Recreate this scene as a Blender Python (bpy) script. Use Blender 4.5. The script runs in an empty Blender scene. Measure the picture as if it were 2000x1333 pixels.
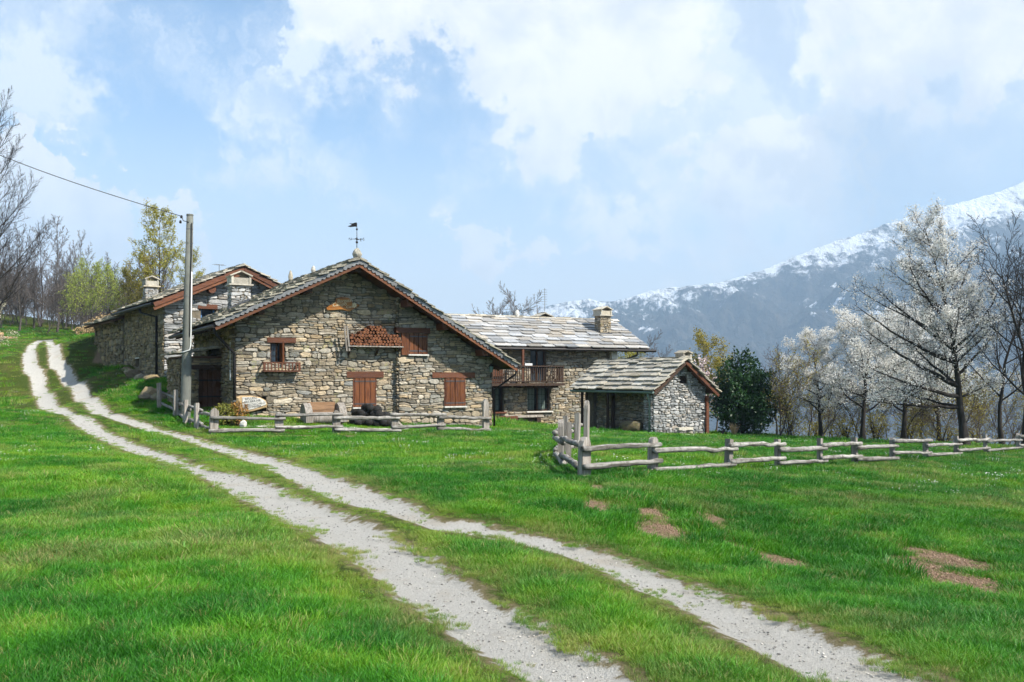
import bpy, math, random
import numpy as np
from mathutils import Vector, Matrix, noise as mnoise

R = math.radians
F_PX, CX, HY, CAM_Z = 1800.0, 1000.0, 735.0, 1.6        # focal length and horizon of the photograph (2000 x 1333)
scene = bpy.context.scene
COL = scene.collection

# ------------------------------------------------------------------ camera
cam_data = bpy.data.cameras.new("camera")
cam_data.sensor_width = 36.0
cam_data.lens = F_PX / 2000.0 * 36.0
cam_data.shift_y = (HY - 666.5) / 2000.0
cam_data.clip_start = 0.1
cam_data.clip_end = 30000.0
camera = bpy.data.objects.new("camera", cam_data)
camera.location = (0, 0, CAM_Z)
camera.rotation_euler = (R(90), 0, 0)
COL.objects.link(camera)
scene.camera = camera

# ------------------------------------------------------------------ light
SUN_EL = R(47)
SUN_H = Vector((0.86, -0.51)).normalized()               # horizontal direction towards the sun
sun_data = bpy.data.lights.new("sun", 'SUN')
sun_data.energy = 5.0
sun_data.angle = R(1.2)
sun_data.color = (1.0, 0.95, 0.86)
sun = bpy.data.objects.new("sun", sun_data)
to_sun = Vector((SUN_H.x * math.cos(SUN_EL), SUN_H.y * math.cos(SUN_EL), math.sin(SUN_EL)))
sun.rotation_euler = to_sun.to_track_quat('Z', 'Y').to_euler()
sun.location = (40, -30, 60)
COL.objects.link(sun)

scene.view_settings.view_transform = 'Standard'
scene.view_settings.look = 'None'
scene.view_settings.gamma = 1.0
scene.view_settings.exposure = 0.95
scene.view_settings.use_curve_mapping = False
cy = scene.cycles
cy.use_denoising = True
cy.use_adaptive_sampling = True
cy.adaptive_threshold = 0.022
cy.adaptive_min_samples = 16
cy.max_bounces = 5
cy.diffuse_bounces = 2
cy.glossy_bounces = 2
cy.transmission_bounces = 4
cy.transparent_max_bounces = 12
cy.volume_bounces = 0
cy.sample_clamp_indirect = 6.0
cy.caustics_reflective = False
cy.caustics_refractive = False
scene.render.film_transparent = False


# ------------------------------------------------------------------ node helpers
def nd(tree, kind, ins=None, **props):
    n = tree.nodes.new(kind)
    for k, v in props.items():
        setattr(n, k, v)
    for k, v in (ins or {}).items():
        s = n.inputs[k]
        if isinstance(v, bpy.types.NodeSocket):
            tree.links.new(v, s)
        elif isinstance(v, bpy.types.Node):
            tree.links.new(v.outputs[0], s)
        else:
            s.default_value = v
    return n


def mth(t, op, a, b=0.0, c=0.0, clamp=False):
    return nd(t, 'ShaderNodeMath', {0: a, 1: b, 2: c}, operation=op, use_clamp=clamp).outputs[0]


def vmt(t, op, a, b=(0, 0, 0)):
    n = nd(t, 'ShaderNodeVectorMath', {0: a, 1: b}, operation=op)
    return n.outputs[1] if op in ('LENGTH', 'DISTANCE', 'DOT_PRODUCT') else n.outputs[0]


def mapr(t, v, a, b, c=0.0, d=1.0, smooth=True):
    n = nd(t, 'ShaderNodeMapRange', {0: v, 1: a, 2: b, 3: c, 4: d})
    n.interpolation_type = 'SMOOTHSTEP' if smooth else 'LINEAR'
    n.clamp = True
    return n.outputs[0]


def mixc(t, f, a, b, mode='MIX'):
    n = t.nodes.new('ShaderNodeMix')
    n.data_type = 'RGBA'
    n.blend_type = mode
    n.clamp_factor = True
    for i, v in ((0, f), (6, a), (7, b)):
        if isinstance(v, bpy.types.NodeSocket):
            t.links.new(v, n.inputs[i])
        else:
            n.inputs[i].default_value = (v if i == 0 else (tuple(v) + (1,))[:4])
    return n.outputs[2]


def noise(t, vec=None, scale=5.0, detail=3.0, rough=0.55, dist=0.0, out=0):
    ins = {'Scale': scale, 'Detail': detail, 'Roughness': rough, 'Distortion': dist}
    if vec is not None:
        ins['Vector'] = vec
    return nd(t, 'ShaderNodeTexNoise', ins).outputs[out]


def ramp(t, fac, stops, interp='LINEAR'):
    n = t.nodes.new('ShaderNodeValToRGB')
    n.color_ramp.interpolation = interp
    el = n.color_ramp.elements
    while len(el) < len(stops):
        el.new(0.5)
    for e, (p, c) in zip(el, stops):
        e.position = p
        e.color = (tuple(c) + (1,))[:4]
    if isinstance(fac, bpy.types.NodeSocket):
        t.links.new(fac, n.inputs[0])
    else:
        n.inputs[0].default_value = fac
    return n.outputs[0]


# ------------------------------------------------------------------ sky
def pix_dir(px, py):
    return Vector(((px - CX) / F_PX, 1.0, (HY - py) / F_PX)).normalized()


world = bpy.data.worlds.new("World")
scene.world = world
world.use_nodes = True
wt = world.node_tree
wt.nodes.clear()
sky = nd(wt, 'ShaderNodeTexSky', sky_type='NISHITA', sun_disc=False)
sky.sun_elevation = SUN_EL
sky.sun_rotation = math.atan2(SUN_H.x, SUN_H.y)
sky.altitude = 900.0
sky.air_density = 1.0
sky.dust_density = 1.6
sky.ozone_density = 1.2
gen = nd(wt, 'ShaderNodeTexCoord').outputs['Generated']
direc = vmt(wt, 'NORMALIZE', gen)
# clouds stretch towards the horizon: project the direction on a flat layer
sep = nd(wt, 'ShaderNodeSeparateXYZ', {0: direc})
zc = mth(wt, 'ADD', mth(wt, 'MAXIMUM', sep.outputs[2], 0.0), 0.22)
flat = nd(wt, 'ShaderNodeCombineXYZ', {0: mth(wt, 'DIVIDE', sep.outputs[0], zc), 1: mth(wt, 'DIVIDE', sep.outputs[1], zc), 2: 0.0}).outputs[0]


def blob(px, py, rpx, w, soft=0.25):
    d = vmt(wt, 'DISTANCE', warped, tuple(pix_dir(px, py)))
    return mth(wt, 'MULTIPLY', mapr(wt, d, rpx / F_PX, rpx / F_PX * soft), w)


warpn = noise(wt, direc, 6.0, 10.0, 0.66, out=1)
warped = vmt(wt, 'ADD', direc, vmt(wt, 'MULTIPLY', vmt(wt, 'SUBTRACT', warpn, (0.5, 0.5, 0.5)), (0.42, 0.42, 0.42)))
fine = noise(wt, direc, 9.0, 10.0, 0.62, 0.25)
big = noise(wt, flat, 0.75, 5.0, 0.55, 0.6)
cirrus_v = vmt(wt, 'MULTIPLY', warped, (5.5, 2.0, 1.6))
cirrus = noise(wt, cirrus_v, 1.15, 8.0, 0.62, 1.1)
puff = noise(wt, direc, 24.0, 9.0, 0.62, 0.4)
cum = mth(wt, 'ADD', mth(wt, 'MULTIPLY', fine, 1.05), mth(wt, 'MULTIPLY', big, 0.18))
cum = mth(wt, 'ADD', cum, mth(wt, 'MULTIPLY', mth(wt, 'SUBTRACT', puff, 0.5), 0.75))
CLOUDS = [(1100, 20, 290, 0.36, .4), (880, -60, 320, 0.40), (1210, 140, 150, 0.26, .5), (1060, 150, 170, 0.20), (700, 20, 160, .2), (1830, 110, 200, 0.42, .5), (1930, 60, 150, 0.26), (1700, 190, 90, 0.2),
          (1475, 200, 70, 0.27), (1455, 345, 130, 0.36, .6), (1540, 310, 90, 0.2, .5), (1440, 430, 200, 0.2),
          (100, 440, 170, 0.52, .75), (25, 330, 100, 0.34, .6), (175, 350, 80, 0.22, .6), (260, 440, 90, .2, .6), (420, 500, 110, 0.36, .5), (940, 500, 105, 0.52, .6), (1000, 480, 60, .2, .5), (1180, 520, 110, 0.24),
          (700, 230, 260, -0.34), (330, 250, 190, -0.26), (200, 90, 150, -0.2), (1480, 60, 160, -0.2), (1700, 430, 160, -0.1)]
tot = cum
for c in CLOUDS:
    tot = mth(wt, 'ADD', tot, blob(*c))
thick = mapr(wt, tot, 0.72, 0.95, 0.0, 0.97)
veil = mapr(wt, mth(wt, 'ADD', cirrus, mth(wt, 'MULTIPLY', tot, 0.45)), 0.60, 1.10, 0.02, 0.78)
for c in [(600, 30, 150, 0.8), (560, 140, 120, 0.85), (520, 240, 110, 0.8), (530, 350, 130, 0.7), (380, 110, 150, 0.4), (70, 110, 130, 0.75), (40, 190, 90, .5), (650, 340, 130, 0.55), (330, 40, 110, .4)]:
    veil = mth(wt, 'ADD', veil, mth(wt, 'MULTIPLY', blob(*c), mapr(wt, cirrus, 0.36, 0.64)))
for c in [(1560, 300, 900, 0.55)]:
    veil = mth(wt, 'ADD', veil, blob(*c))
def streak(pa, pb, half, w, ext):
    """feathered cirrus band along the great circle through two pixels"""
    a, b_ = pix_dir(*pa), pix_dir(*pb)
    n = a.cross(b_).normalized()
    dist = mth(wt, 'ABSOLUTE', vmt(wt, 'DOT_PRODUCT', lightwarp, tuple(n)))
    mid = (a + b_).normalized()
    e = mapr(wt, vmt(wt, 'DISTANCE', direc, tuple(mid)), ext / F_PX, ext / F_PX * .45)
    tex = mapr(wt, cirrus, 0.33, 0.60, 0.25, 1.0)
    return mth(wt, 'MULTIPLY', mth(wt, 'MULTIPLY', mapr(wt, dist, half / F_PX, 0.0), e), mth(wt, 'MULTIPLY', tex, w))


lightwarp = vmt(wt, 'ADD', direc, vmt(wt, 'MULTIPLY', vmt(wt, 'SUBTRACT', warpn, (0.5, 0.5, 0.5)), (0.16, 0.16, 0.16)))
for q in (((620, -40), (500, 380), 95, 0.62, 330), ((240, 30), (700, 350), 60, 0.5, 330), ((30, 40), (90, 200), 80, 0.4, 180), ((500, 330), (760, 390), 45, .35, 220)):
    veil = mth(wt, 'ADD', veil, streak(*q))
low = mapr(wt, sep.outputs[2], 0.30, 0.07, 0.0, 0.93)
veil = mth(wt, 'MINIMUM', mth(wt, 'MAXIMUM', veil, low), 0.94)
grey = mth(wt, 'MULTIPLY', blob(1700, 430, 260, 1.0, 0.1), 0.6)
shade = mapr(wt, mth(wt, 'SUBTRACT', noise(wt, direc, 9.0, 8.0, 0.62, 0.3), grey), 0.34, 0.60)
cloud_col = mixc(wt, shade, (5.0, 5.2, 5.45), (6.75, 6.6, 6.5))
veil_col = mixc(wt, grey, (5.6, 5.9, 6.15), (3.35, 3.75, 4.25))
skyc = mixc(wt, 1.0, sky.outputs[0], (1.0, 1.13, 1.15), 'MULTIPLY')
c1 = mixc(wt, veil, skyc, veil_col)
c2 = mixc(wt, thick, c1, cloud_col)
world.cycles.sampling_method = 'MANUAL'
world.cycles.sample_map_resolution = 512
bg = nd(wt, 'ShaderNodeBackground', {'Color': c2, 'Strength': 0.1})
nd(wt, 'ShaderNodeOutputWorld', {'Surface': bg.outputs[0]})


# ------------------------------------------------------------------ geometry helpers
def P(px, py, Y):
    """World point seen at photograph pixel (px, py) at distance Y in front of the camera."""
    return Vector(((px - CX) / F_PX * Y, Y, CAM_Z - (py - HY) / F_PX * Y))


def tag(o, label=None, cat=None, group=None, kind=None):
    if label: o['label'] = label
    if cat: o['category'] = cat
    if group: o['group'] = group
    if kind: o['kind'] = kind
    return o


def empty(name, loc=(0, 0, 0), rz=0.0, parent=None):
    o = bpy.data.objects.new(name, None)
    COL.objects.link(o)
    o.location = loc
    o.rotation_euler = (0, 0, rz)
    o.empty_display_size = 0.3
    if parent: o.parent = parent
    return o


def link(name, me, parent=None, kind=None):
    o = bpy.data.objects.new(name, me)
    COL.objects.link(o)
    if parent: o.parent = parent
    if kind: o['kind'] = kind
    return o


def np_mesh(name, verts, quads, mat, smooth=False):
    """Mesh from numpy arrays; quads is an (n, 3) or (n, 4) index array."""
    verts = np.asarray(verts, np.float32)
    quads = np.asarray(quads, np.int32)
    k = quads.shape[1]
    me = bpy.data.meshes.new(name)
    me.vertices.add(len(verts))
    me.vertices.foreach_set("co", verts.ravel())
    me.loops.add(quads.size)
    me.loops.foreach_set("vertex_index", quads.ravel())
    me.polygons.add(len(quads))
    me.polygons.foreach_set("loop_start", np.arange(0, quads.size, k, dtype=np.int32))
    me.polygons.foreach_set("loop_total", np.full(len(quads), k, np.int32))
    if smooth:
        me.polygons.foreach_set("use_smooth", np.ones(len(quads), bool))
    me.update(calc_edges=True)
    if mat: me.materials.append(mat)
    return me


class MB:
    """Collects shapes and links them as one mesh object."""
    def __init__(self):
        self.v, self.f, self.t = [], [], []

    def add(self, vs, fs, tint=0.0):
        b = len(self.v)
        self.v.extend(tuple(p) for p in vs)
        self.f.extend(tuple(b + i for i in f) for f in fs)
        self.t.extend([tint] * len(fs))
        return self

    def box(self, c, s, rot=None, tint=0.0):
        hx, hy, hz = s[0] / 2, s[1] / 2, s[2] / 2
        vs = [Vector((x, y, z)) for z in (-hz, hz) for x, y in ((-hx, -hy), (hx, -hy), (hx, hy), (-hx, hy))]
        if rot is not None:
            vs = [rot @ p for p in vs]
        c = Vector(c)
        return self.add([c + p for p in vs], [(3, 2, 1, 0), (4, 5, 6, 7), (0, 1, 5, 4), (1, 2, 6, 5), (2, 3, 7, 6), (3, 0, 4, 7)], tint)

    def beam(self, p0, p1, w, h, up=(0, 0, 1), tint=0.0):
        p0, p1 = Vector(p0), Vector(p1)
        d = (p1 - p0).normalized()
        s = d.cross(Vector(up)).normalized()
        n = s.cross(d).normalized()
        vs = []
        for p in (p0, p1):
            vs += [p - s * w / 2 - n * h / 2, p + s * w / 2 - n * h / 2, p + s * w / 2 + n * h / 2, p - s * w / 2 + n * h / 2]
        return self.add(vs, [(3, 2, 1, 0), (4, 5, 6, 7), (0, 1, 5, 4), (1, 2, 6, 5), (2, 3, 7, 6), (3, 0, 4, 7)], tint)

    def tube(self, pts, rad, sides=6, cap=True, tint=0.0, squash=1.0):
        pts = [Vector(p) for p in pts]
        n = len(pts)
        if not hasattr(rad, '__len__'): rad = [rad] * n
        vs, fs = [], []
        ref = None
        for i, p in enumerate(pts):
            d = (pts[min(i + 1, n - 1)] - pts[max(i - 1, 0)])
            d = d.normalized() if d.length > 1e-9 else Vector((0, 0, 1))
            if ref is None:
                ref = Vector((0, 0, 1)) if abs(d.z) < 0.9 else Vector((1, 0, 0))
            s = d.cross(ref).normalized()
            u = s.cross(d).normalized()
            ref = u
            for k in range(sides):
                a = 2 * math.pi * k / sides
                vs.append(p + (s * math.cos(a) + u * math.sin(a) * squash) * rad[i])
        for i in range(n - 1):
            for k in range(sides):
                a, b = i * sides + k, i * sides + (k + 1) % sides
                fs.append((a, b, b + sides, a + sides))
        if cap:
            fs.append(tuple(reversed(range(sides))))
            fs.append(tuple((n - 1) * sides + k for k in range(sides)))
        return self.add(vs, fs, tint)

    def prism(self, poly, o, a, b, n, depth, tint=0.0):
        """poly in (a, b) plane at o, extruded by depth along n."""
        o, a, b, n = Vector(o), Vector(a), Vector(b), Vector(n)
        k = len(poly)
        vs = [o + a * x + b * y for x, y in poly] + [o + a * x + b * y + n * depth for x, y in poly]
        fs = [tuple(reversed(range(k))), tuple(range(k, 2 * k))]
        fs += [(i, (i + 1) % k, (i + 1) % k + k, i + k) for i in range(k)]
        return self.add(vs, fs, tint)

    def mesh(self, name, mat, smooth=False):
        me = bpy.data.meshes.new(name)
        me.from_pydata(self.v, [], self.f)
        if any(self.t):
            at = me.attributes.new("tint", 'FLOAT', 'FACE')
            at.data.foreach_set("value", np.array(self.t, np.float32))
        if smooth:
            me.polygons.foreach_set("use_smooth", np.ones(len(me.polygons), bool))
        me.materials.append(mat)
        return me

    def build(self, name, mat, parent=None, smooth=False, kind=None):
        return link(name, self.mesh(name, mat, smooth), parent, kind)


# ------------------------------------------------------------------ materials
def new_mat(name):
    m = bpy.data.materials.new(name)
    m.use_nodes = True
    t = m.node_tree
    t.nodes.clear()
    b = nd(t, 'ShaderNodeBsdfPrincipled')
    b.inputs['Specular IOR Level'].default_value = 0.25
    nd(t, 'ShaderNodeOutputMaterial', {'Surface': b.outputs[0]})
    return m, t, b


def setin(t, node, key, v):
    if isinstance(v, bpy.types.NodeSocket):
        t.links.new(v, node.inputs[key])
    else:
        node.inputs[key].default_value = (tuple(v) + (1,))[:4] if hasattr(v, '__len__') else v


def bump(t, b, h, strength=0.5, dist=0.02):
    n = nd(t, 'ShaderNodeBump', {'Height': h, 'Strength': strength, 'Distance': dist})
    t.links.new(n.outputs[0], b.inputs['Normal'])


def piece_random(t):
    r = nd(t, 'ShaderNodeObjectInfo').outputs['Random']
    a = nd(t, 'ShaderNodeAttribute', attribute_name="tint").outputs['Fac']
    return mth(t, 'FRACT', mth(t, 'ADD', r, a))


def object_vec(t):
    return nd(t, 'ShaderNodeTexCoord').outputs['Object']


def world_vec(t):
    return nd(t, 'ShaderNodeNewGeometry').outputs['Position']


def stone_mat(name, stops, mott=0.35, lichen=0.0, lichen_col=(0.30, 0.29, 0.12), rough=0.9, scale=1.0):
    m, t, b = new_mat(name)
    r = piece_random(t)
    col = ramp(t, r, stops)
    v = world_vec(t)
    n1 = noise(t, v, 9 * scale, 5, 0.65)
    n2 = noise(t, v, 38 * scale, 4, 0.6)
    hsv = nd(t, 'ShaderNodeHueSaturation', {'Color': col, 'Value': mapr(t, n1, 0.25, 0.75, 1 - mott, 1 + mott, False)}).outputs[0]
    r2 = mth(t, 'FRACT', mth(t, 'MULTIPLY', r, 17.31))
    hsv = nd(t, 'ShaderNodeHueSaturation', {'Color': hsv, 'Value': mapr(t, r2, 0, 1, 0.72, 1.25, False)}).outputs[0]
    hsv = mixc(t, mapr(t, n2, 0.56, 0.72, 0, 0.35), hsv, (0.05, 0.045, 0.035))
    if lichen > 0:
        l = mapr(t, noise(t, v, 3.1 * scale, 6, 0.7), 0.62 - 0.18 * lichen, 0.70, 0.0, 0.8)
        hsv = mixc(t, l, hsv, lichen_col)
    setin(t, b, 'Base Color', hsv)
    b.inputs['Roughness'].default_value = rough
    bump(t, b, mth(t, 'ADD', mth(t, 'MULTIPLY', n1, 0.7), mth(t, 'MULTIPLY', n2, 0.4)), 0.9, 0.03)
    return m


def wood_mat(name, c0, c1, rough=0.75, axis=2, weather=0.0, weather_col=(0.3, 0.29, 0.27), grain=26.0, piece=True):
    m, t, b = new_mat(name)
    v = object_vec(t)
    sc = [grain, grain, grain]
    sc[axis] = grain * 0.07
    r = piece_random(t)
    v2 = vmt(t, 'ADD', vmt(t, 'MULTIPLY', v, tuple(sc)), nd(t, 'ShaderNodeCombineXYZ', {0: mth(t, 'MULTIPLY', r, 37.0), 1: mth(t, 'MULTIPLY', r, 91.0), 2: 0.0}).outputs[0])
    g = noise(t, v2, 1.0, 5, 0.65, 0.6)
    col = mixc(t, mapr(t, g, 0.28, 0.72), c0, c1)
    col = nd(t, 'ShaderNodeHueSaturation', {'Color': col, 'Value': mapr(t, r, 0, 1, 0.78, 1.2, False)}).outputs[0]
    if weather > 0:
        w = mapr(t, noise(t, world_vec(t), 7.0 if axis == 0 else 2.3, 6, 0.75), 0.65 - 0.3 * weather, 0.75)
        col = mixc(t, mth(t, 'MULTIPLY', w, min(1, weather + 0.2)), col, weather_col)
    setin(t, b, 'Base Color', col)
    b.inputs['Roughness'].default_value = rough
    bump(t, b, g, 0.6, 0.012)
    return m


def plain_mat(name, c, rough=0.6, metal=0.0, var=0.2, scale=6.0, bmp=0.2):
    m, t, b = new_mat(name)
    n = noise(t, world_vec(t), scale, 5, 0.6)
    col = nd(t, 'ShaderNodeHueSaturation', {'Color': (tuple(c) + (1,))[:4], 'Value': mapr(t, n, 0.25, 0.75, 1 - var, 1 + var, False)}).outputs[0]
    setin(t, b, 'Base Color', col)
    b.inputs['Roughness'].default_value = rough
    b.inputs['Metallic'].default_value = metal
    if bmp: bump(t, b, noise(t, world_vec(t), scale * 6, 3, 0.6), bmp, 0.01)
    return m


def leaf_mat(name, c0, c1, trans=0.35, rough=0.6, hue_scale=1.2):
    m, t, b = new_mat(name)
    a = nd(t, 'ShaderNodeAttribute', attribute_name="tint").outputs['Fac']
    n = noise(t, world_vec(t), hue_scale, 2, 0.5)
    f = mth(t, 'ADD', mth(t, 'MULTIPLY', a, 0.65), mth(t, 'MULTIPLY', n, 0.35))
    col = mixc(t, f, c0, c1)
    setin(t, b, 'Base Color', col)
    b.inputs['Roughness'].default_value = rough
    tr = nd(t, 'ShaderNodeBsdfTranslucent', {'Color': col})
    mx = nd(t, 'ShaderNodeMixShader', {0: trans, 1: b.outputs[0], 2: tr.outputs[0]})
    out = [n_ for n_ in t.nodes if n_.type == 'OUTPUT_MATERIAL'][0]
    t.links.new(mx.outputs[0], out.inputs[0])
    return m


M = {}
WARM = [(0.0, (0.151, 0.136, 0.108)), (0.14, (0.313, 0.254, 0.172)), (0.28, (0.399, 0.349, 0.275)), (0.42, (0.218, 0.213, 0.185)), (0.55, (0.418, 0.317, 0.194)),
        (0.66, (0.285, 0.281, 0.257)), (0.76, (0.332, 0.241, 0.138)), (0.86, (0.446, 0.390, 0.300)), (0.94, (0.246, 0.190, 0.129)), (1.0, (0.494, 0.445, 0.361))]
COOL = [(0.0, (0.22, 0.22, 0.21)), (0.25, (0.40, 0.40, 0.39)), (0.5, (0.29, 0.30, 0.30)), (0.7, (0.47, 0.46, 0.44)), (0.86, (0.34, 0.30, 0.25)), (1.0, (0.55, 0.54, 0.52))]
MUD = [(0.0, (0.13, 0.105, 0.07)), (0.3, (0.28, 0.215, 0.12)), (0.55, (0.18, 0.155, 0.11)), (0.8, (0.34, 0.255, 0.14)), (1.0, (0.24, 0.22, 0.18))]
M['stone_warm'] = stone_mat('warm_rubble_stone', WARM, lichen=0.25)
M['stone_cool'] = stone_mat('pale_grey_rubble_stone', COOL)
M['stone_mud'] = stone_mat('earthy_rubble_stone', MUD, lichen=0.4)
M['mortar'] = plain_mat('dark_wall_joint', (0.15, 0.128, 0.096), 0.95, var=0.4, scale=8)
M['mortar_pale'] = plain_mat('sandy_wall_joint', (0.17, 0.145, 0.105), 0.95, var=0.4, scale=5)
M['slate_pale'] = stone_mat('pale_roof_slab', [(0, (0.24, 0.245, 0.25)), (0.35, (0.35, 0.355, 0.36)), (0.6, (0.29, 0.27, 0.24)), (0.8, (0.36, 0.32, 0.265)), (1, (0.42, 0.425, 0.43))], 0.2, lichen=0.1, lichen_col=(0.30, 0.25, 0.16), rough=0.65)
M['slate_old'] = stone_mat('lichened_roof_slab', [(0, (0.17, 0.16, 0.135)), (0.3, (0.31, 0.285, 0.225)), (0.6, (0.22, 0.21, 0.18)), (0.8, (0.38, 0.35, 0.28)), (1, (0.28, 0.25, 0.19))], 0.4, lichen=0.75, lichen_col=(0.50, 0.46, 0.34), rough=0.85)
M['slate_tan'] = stone_mat('tan_roof_slab', [(0, (0.34, 0.31, 0.255)), (0.4, (0.48, 0.45, 0.38)), (0.7, (0.41, 0.36, 0.275)), (1, (0.54, 0.51, 0.445))], 0.25, lichen=0.3, lichen_col=(0.22, 0.2, 0.12), rough=0.75)
M['shutter'] = wood_mat('red_brown_stained_wood', (0.07, 0.022, 0.010), (0.215, 0.078, 0.028), 0.5)
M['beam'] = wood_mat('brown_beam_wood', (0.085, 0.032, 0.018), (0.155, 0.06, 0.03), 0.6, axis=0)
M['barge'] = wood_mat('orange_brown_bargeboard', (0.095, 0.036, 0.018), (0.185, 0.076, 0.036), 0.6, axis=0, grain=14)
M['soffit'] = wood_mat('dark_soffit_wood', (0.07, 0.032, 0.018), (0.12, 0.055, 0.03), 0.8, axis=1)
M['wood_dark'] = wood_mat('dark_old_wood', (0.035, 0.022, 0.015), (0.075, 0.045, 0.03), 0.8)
M['wood_grey'] = wood_mat('weathered_grey_wood', (0.17, 0.145, 0.12), (0.40, 0.365, 0.325), 0.85, weather=0.45, weather_col=(0.15, 0.105, 0.055), grain=22)
M['rail'] = wood_mat('grey_barked_log', (0.075, 0.066, 0.054), (0.44, 0.42, 0.385), 0.85, axis=0, weather=0.75, weather_col=(0.06, 0.05, 0.038), grain=16)
M['log_end'] = wood_mat('cut_log', (0.075, 0.027, 0.014), (0.25, 0.10, 0.045), 0.8, grain=30)
M['bark'] = wood_mat('dark_tree_bark', (0.020, 0.017, 0.014), (0.055, 0.047, 0.04), 0.95, weather=0.2, weather_col=(0.10, 0.10, 0.08), grain=14)
M['bark_grey'] = wood_mat('grey_tree_bark', (0.055, 0.048, 0.043), (0.115, 0.10, 0.09), 0.95, grain=14)
M['metal_dark'] = plain_mat('dark_painted_metal', (0.022, 0.02, 0.02), 0.5, 0.4, var=0.2)
M['gutter_grey'] = plain_mat('grey_zinc_trim', (0.20, 0.20, 0.20), 0.5, 0.5, var=0.25)
M['gutter_green'] = plain_mat('green_grey_gutter_paint', (0.17, 0.24, 0.215), 0.5, 0.2, var=0.15)
M['concrete'] = plain_mat('pole_concrete', (0.15, 0.155, 0.135), 0.85, var=0.25, scale=3)
M['white'] = plain_mat('white_paint', (0.72, 0.72, 0.70), 0.6, var=0.06)
M['white_stone'] = plain_mat('white_stone', (0.58, 0.56, 0.51), 0.85, var=0.3, scale=9)
M['curtain'] = plain_mat('white_net_curtain', (0.55, 0.57, 0.55), 0.9, var=0.1)
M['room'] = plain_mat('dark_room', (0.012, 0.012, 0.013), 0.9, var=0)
M['blue'] = plain_mat('blue_window_paint', (0.10, 0.22, 0.42), 0.5, var=0.1)
M['copper'] = plain_mat('grey_flashing', (0.075, 0.08, 0.09), 0.5, 0.3)
mg, tg, bgl = new_mat('window_glass')
bgl.inputs['Base Color'].default_value = (0.03, 0.045, 0.06, 1)
bgl.inputs['Roughness'].default_value = 0.06
bgl.inputs['Specular IOR Level'].default_value = 0.6
M['glass'] = mg

# ------------------------------------------------------------------ terrain heights (thin-plate spline through surveyed points)
_anch = [(-3, 2, 0), (3, 2, 0), (0, 4.8, 0.0), (0, -30, 0.5), (-30, -30, 3), (30, -30, -3), (-60, 20, 9), (60, 20, -8), (-60, -40, 8), (60, -40, -8), (0, -70, 0)]
for px, py, Y in [(0, 1333, 4.7), (2000, 1333, 5.1), (0, 1000, 10.4), (2000, 1100, 10.2), (1500, 1100, 9.7), (1250, 1000, 11.4), (1750, 1220, 6.75), (2000, 960, 17.6), (1000, 1000, 10.8), (1000, 885, 19.5), (1500, 1000, 12.5),
                  (500, 1000, 10.6), (400, 868, 21.5), (300, 840, 25.5), (210, 810, 30), (170, 780, 37), (135, 745, 45), (110, 700, 56), (100, 664, 68), (0, 645, 74), (0, 700, 48),
                  (0, 800, 27), (0, 880, 17), (318, 738, 36), (250, 712, 41), (190, 667, 47.6), (200, 650, 58), (300, 640, 66),
                  (460, 812, 27.9), (700, 828, 29.5), (955, 833, 32), (412, 848, 24), (660, 849, 25.4), (948, 847, 27),
                  (1141, 934, 14.4), (1275, 924, 15.6), (1422, 919, 17.5), (1519, 915, 19), (1601, 910, 20.5), (1743, 899, 23.6), (1868, 892, 27), (1990, 883, 30.5),
                  (1110, 914, 16.2), (1000, 827, 43.5), (1180, 834, 46), (1275, 848, 36), (1390, 850, 37.5), (1500, 852, 40), (1650, 862, 37), (1900, 873, 33), (2000, 876, 34),
                  (1130, 870, 22), (880, 870, 21.8), (340, 790, 30), (310, 775, 32.5)]:
    p = P(px, py, Y)
    _anch.append((p.x, p.y, p.z))
_anch += [(-45, 100, 6.5), (-15, 75, 3.0), (-5, 64, -1.5), (10, 62, -4), (22, 52, -3.6), (30, 44, -3.0), (40, 60, -9), (20, 85, -15), (-10, 110, -10), (60, 100, -30), (70, 60, -18), (30, 120, -32), (-90, 80, 14), (100, 0, -22)]
_A = np.array(_anch, float)


def _U(r2):
    return np.where(r2 < 1e-9, 0.0, 0.5 * r2 * np.log(np.maximum(r2, 1e-9)))


def _tps_fit():
    n = len(_A)
    xy = _A[:, :2] / 20.0
    K = _U(((xy[:, None] - xy[None]) ** 2).sum(-1)) + np.eye(n) * 0.004
    Q = np.hstack([np.ones((n, 1)), xy])
    L = np.zeros((n + 3, n + 3))
    L[:n, :n], L[:n, n:], L[n:, :n] = K, Q, Q.T
    return xy, np.linalg.solve(L, np.concatenate([_A[:, 2], [0, 0, 0]]))


_XY, _W = _tps_fit()


def vnoise(x, y, s, seed=0):
    """cheap smooth 2-D value noise, numpy arrays in, -1..1 out"""
    x, y = x * s + seed * 17.13, y * s + seed * 9.71
    xi, yi = np.floor(x), np.floor(y)
    fx, fy = x - xi, y - yi
    fx, fy = fx * fx * (3 - 2 * fx), fy * fy * (3 - 2 * fy)

    def h(a, b):
        v = np.sin(a * 127.1 + b * 311.7 + seed * 74.7) * 43758.5453
        return (v - np.floor(v)) * 2 - 1
    return (h(xi, yi) * (1 - fx) + h(xi + 1, yi) * fx) * (1 - fy) + (h(xi, yi + 1) * (1 - fx) + h(xi + 1, yi + 1) * fx) * fy


def fbm(x, y, s, oct=4, seed=0):
    o, a, tot = 0, 1.0, 0
    for i in range(oct):
        o = o + a * vnoise(x, y, s * 2 ** i, seed + i * 3)
        tot += a
        a *= 0.5
    return o / tot


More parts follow.
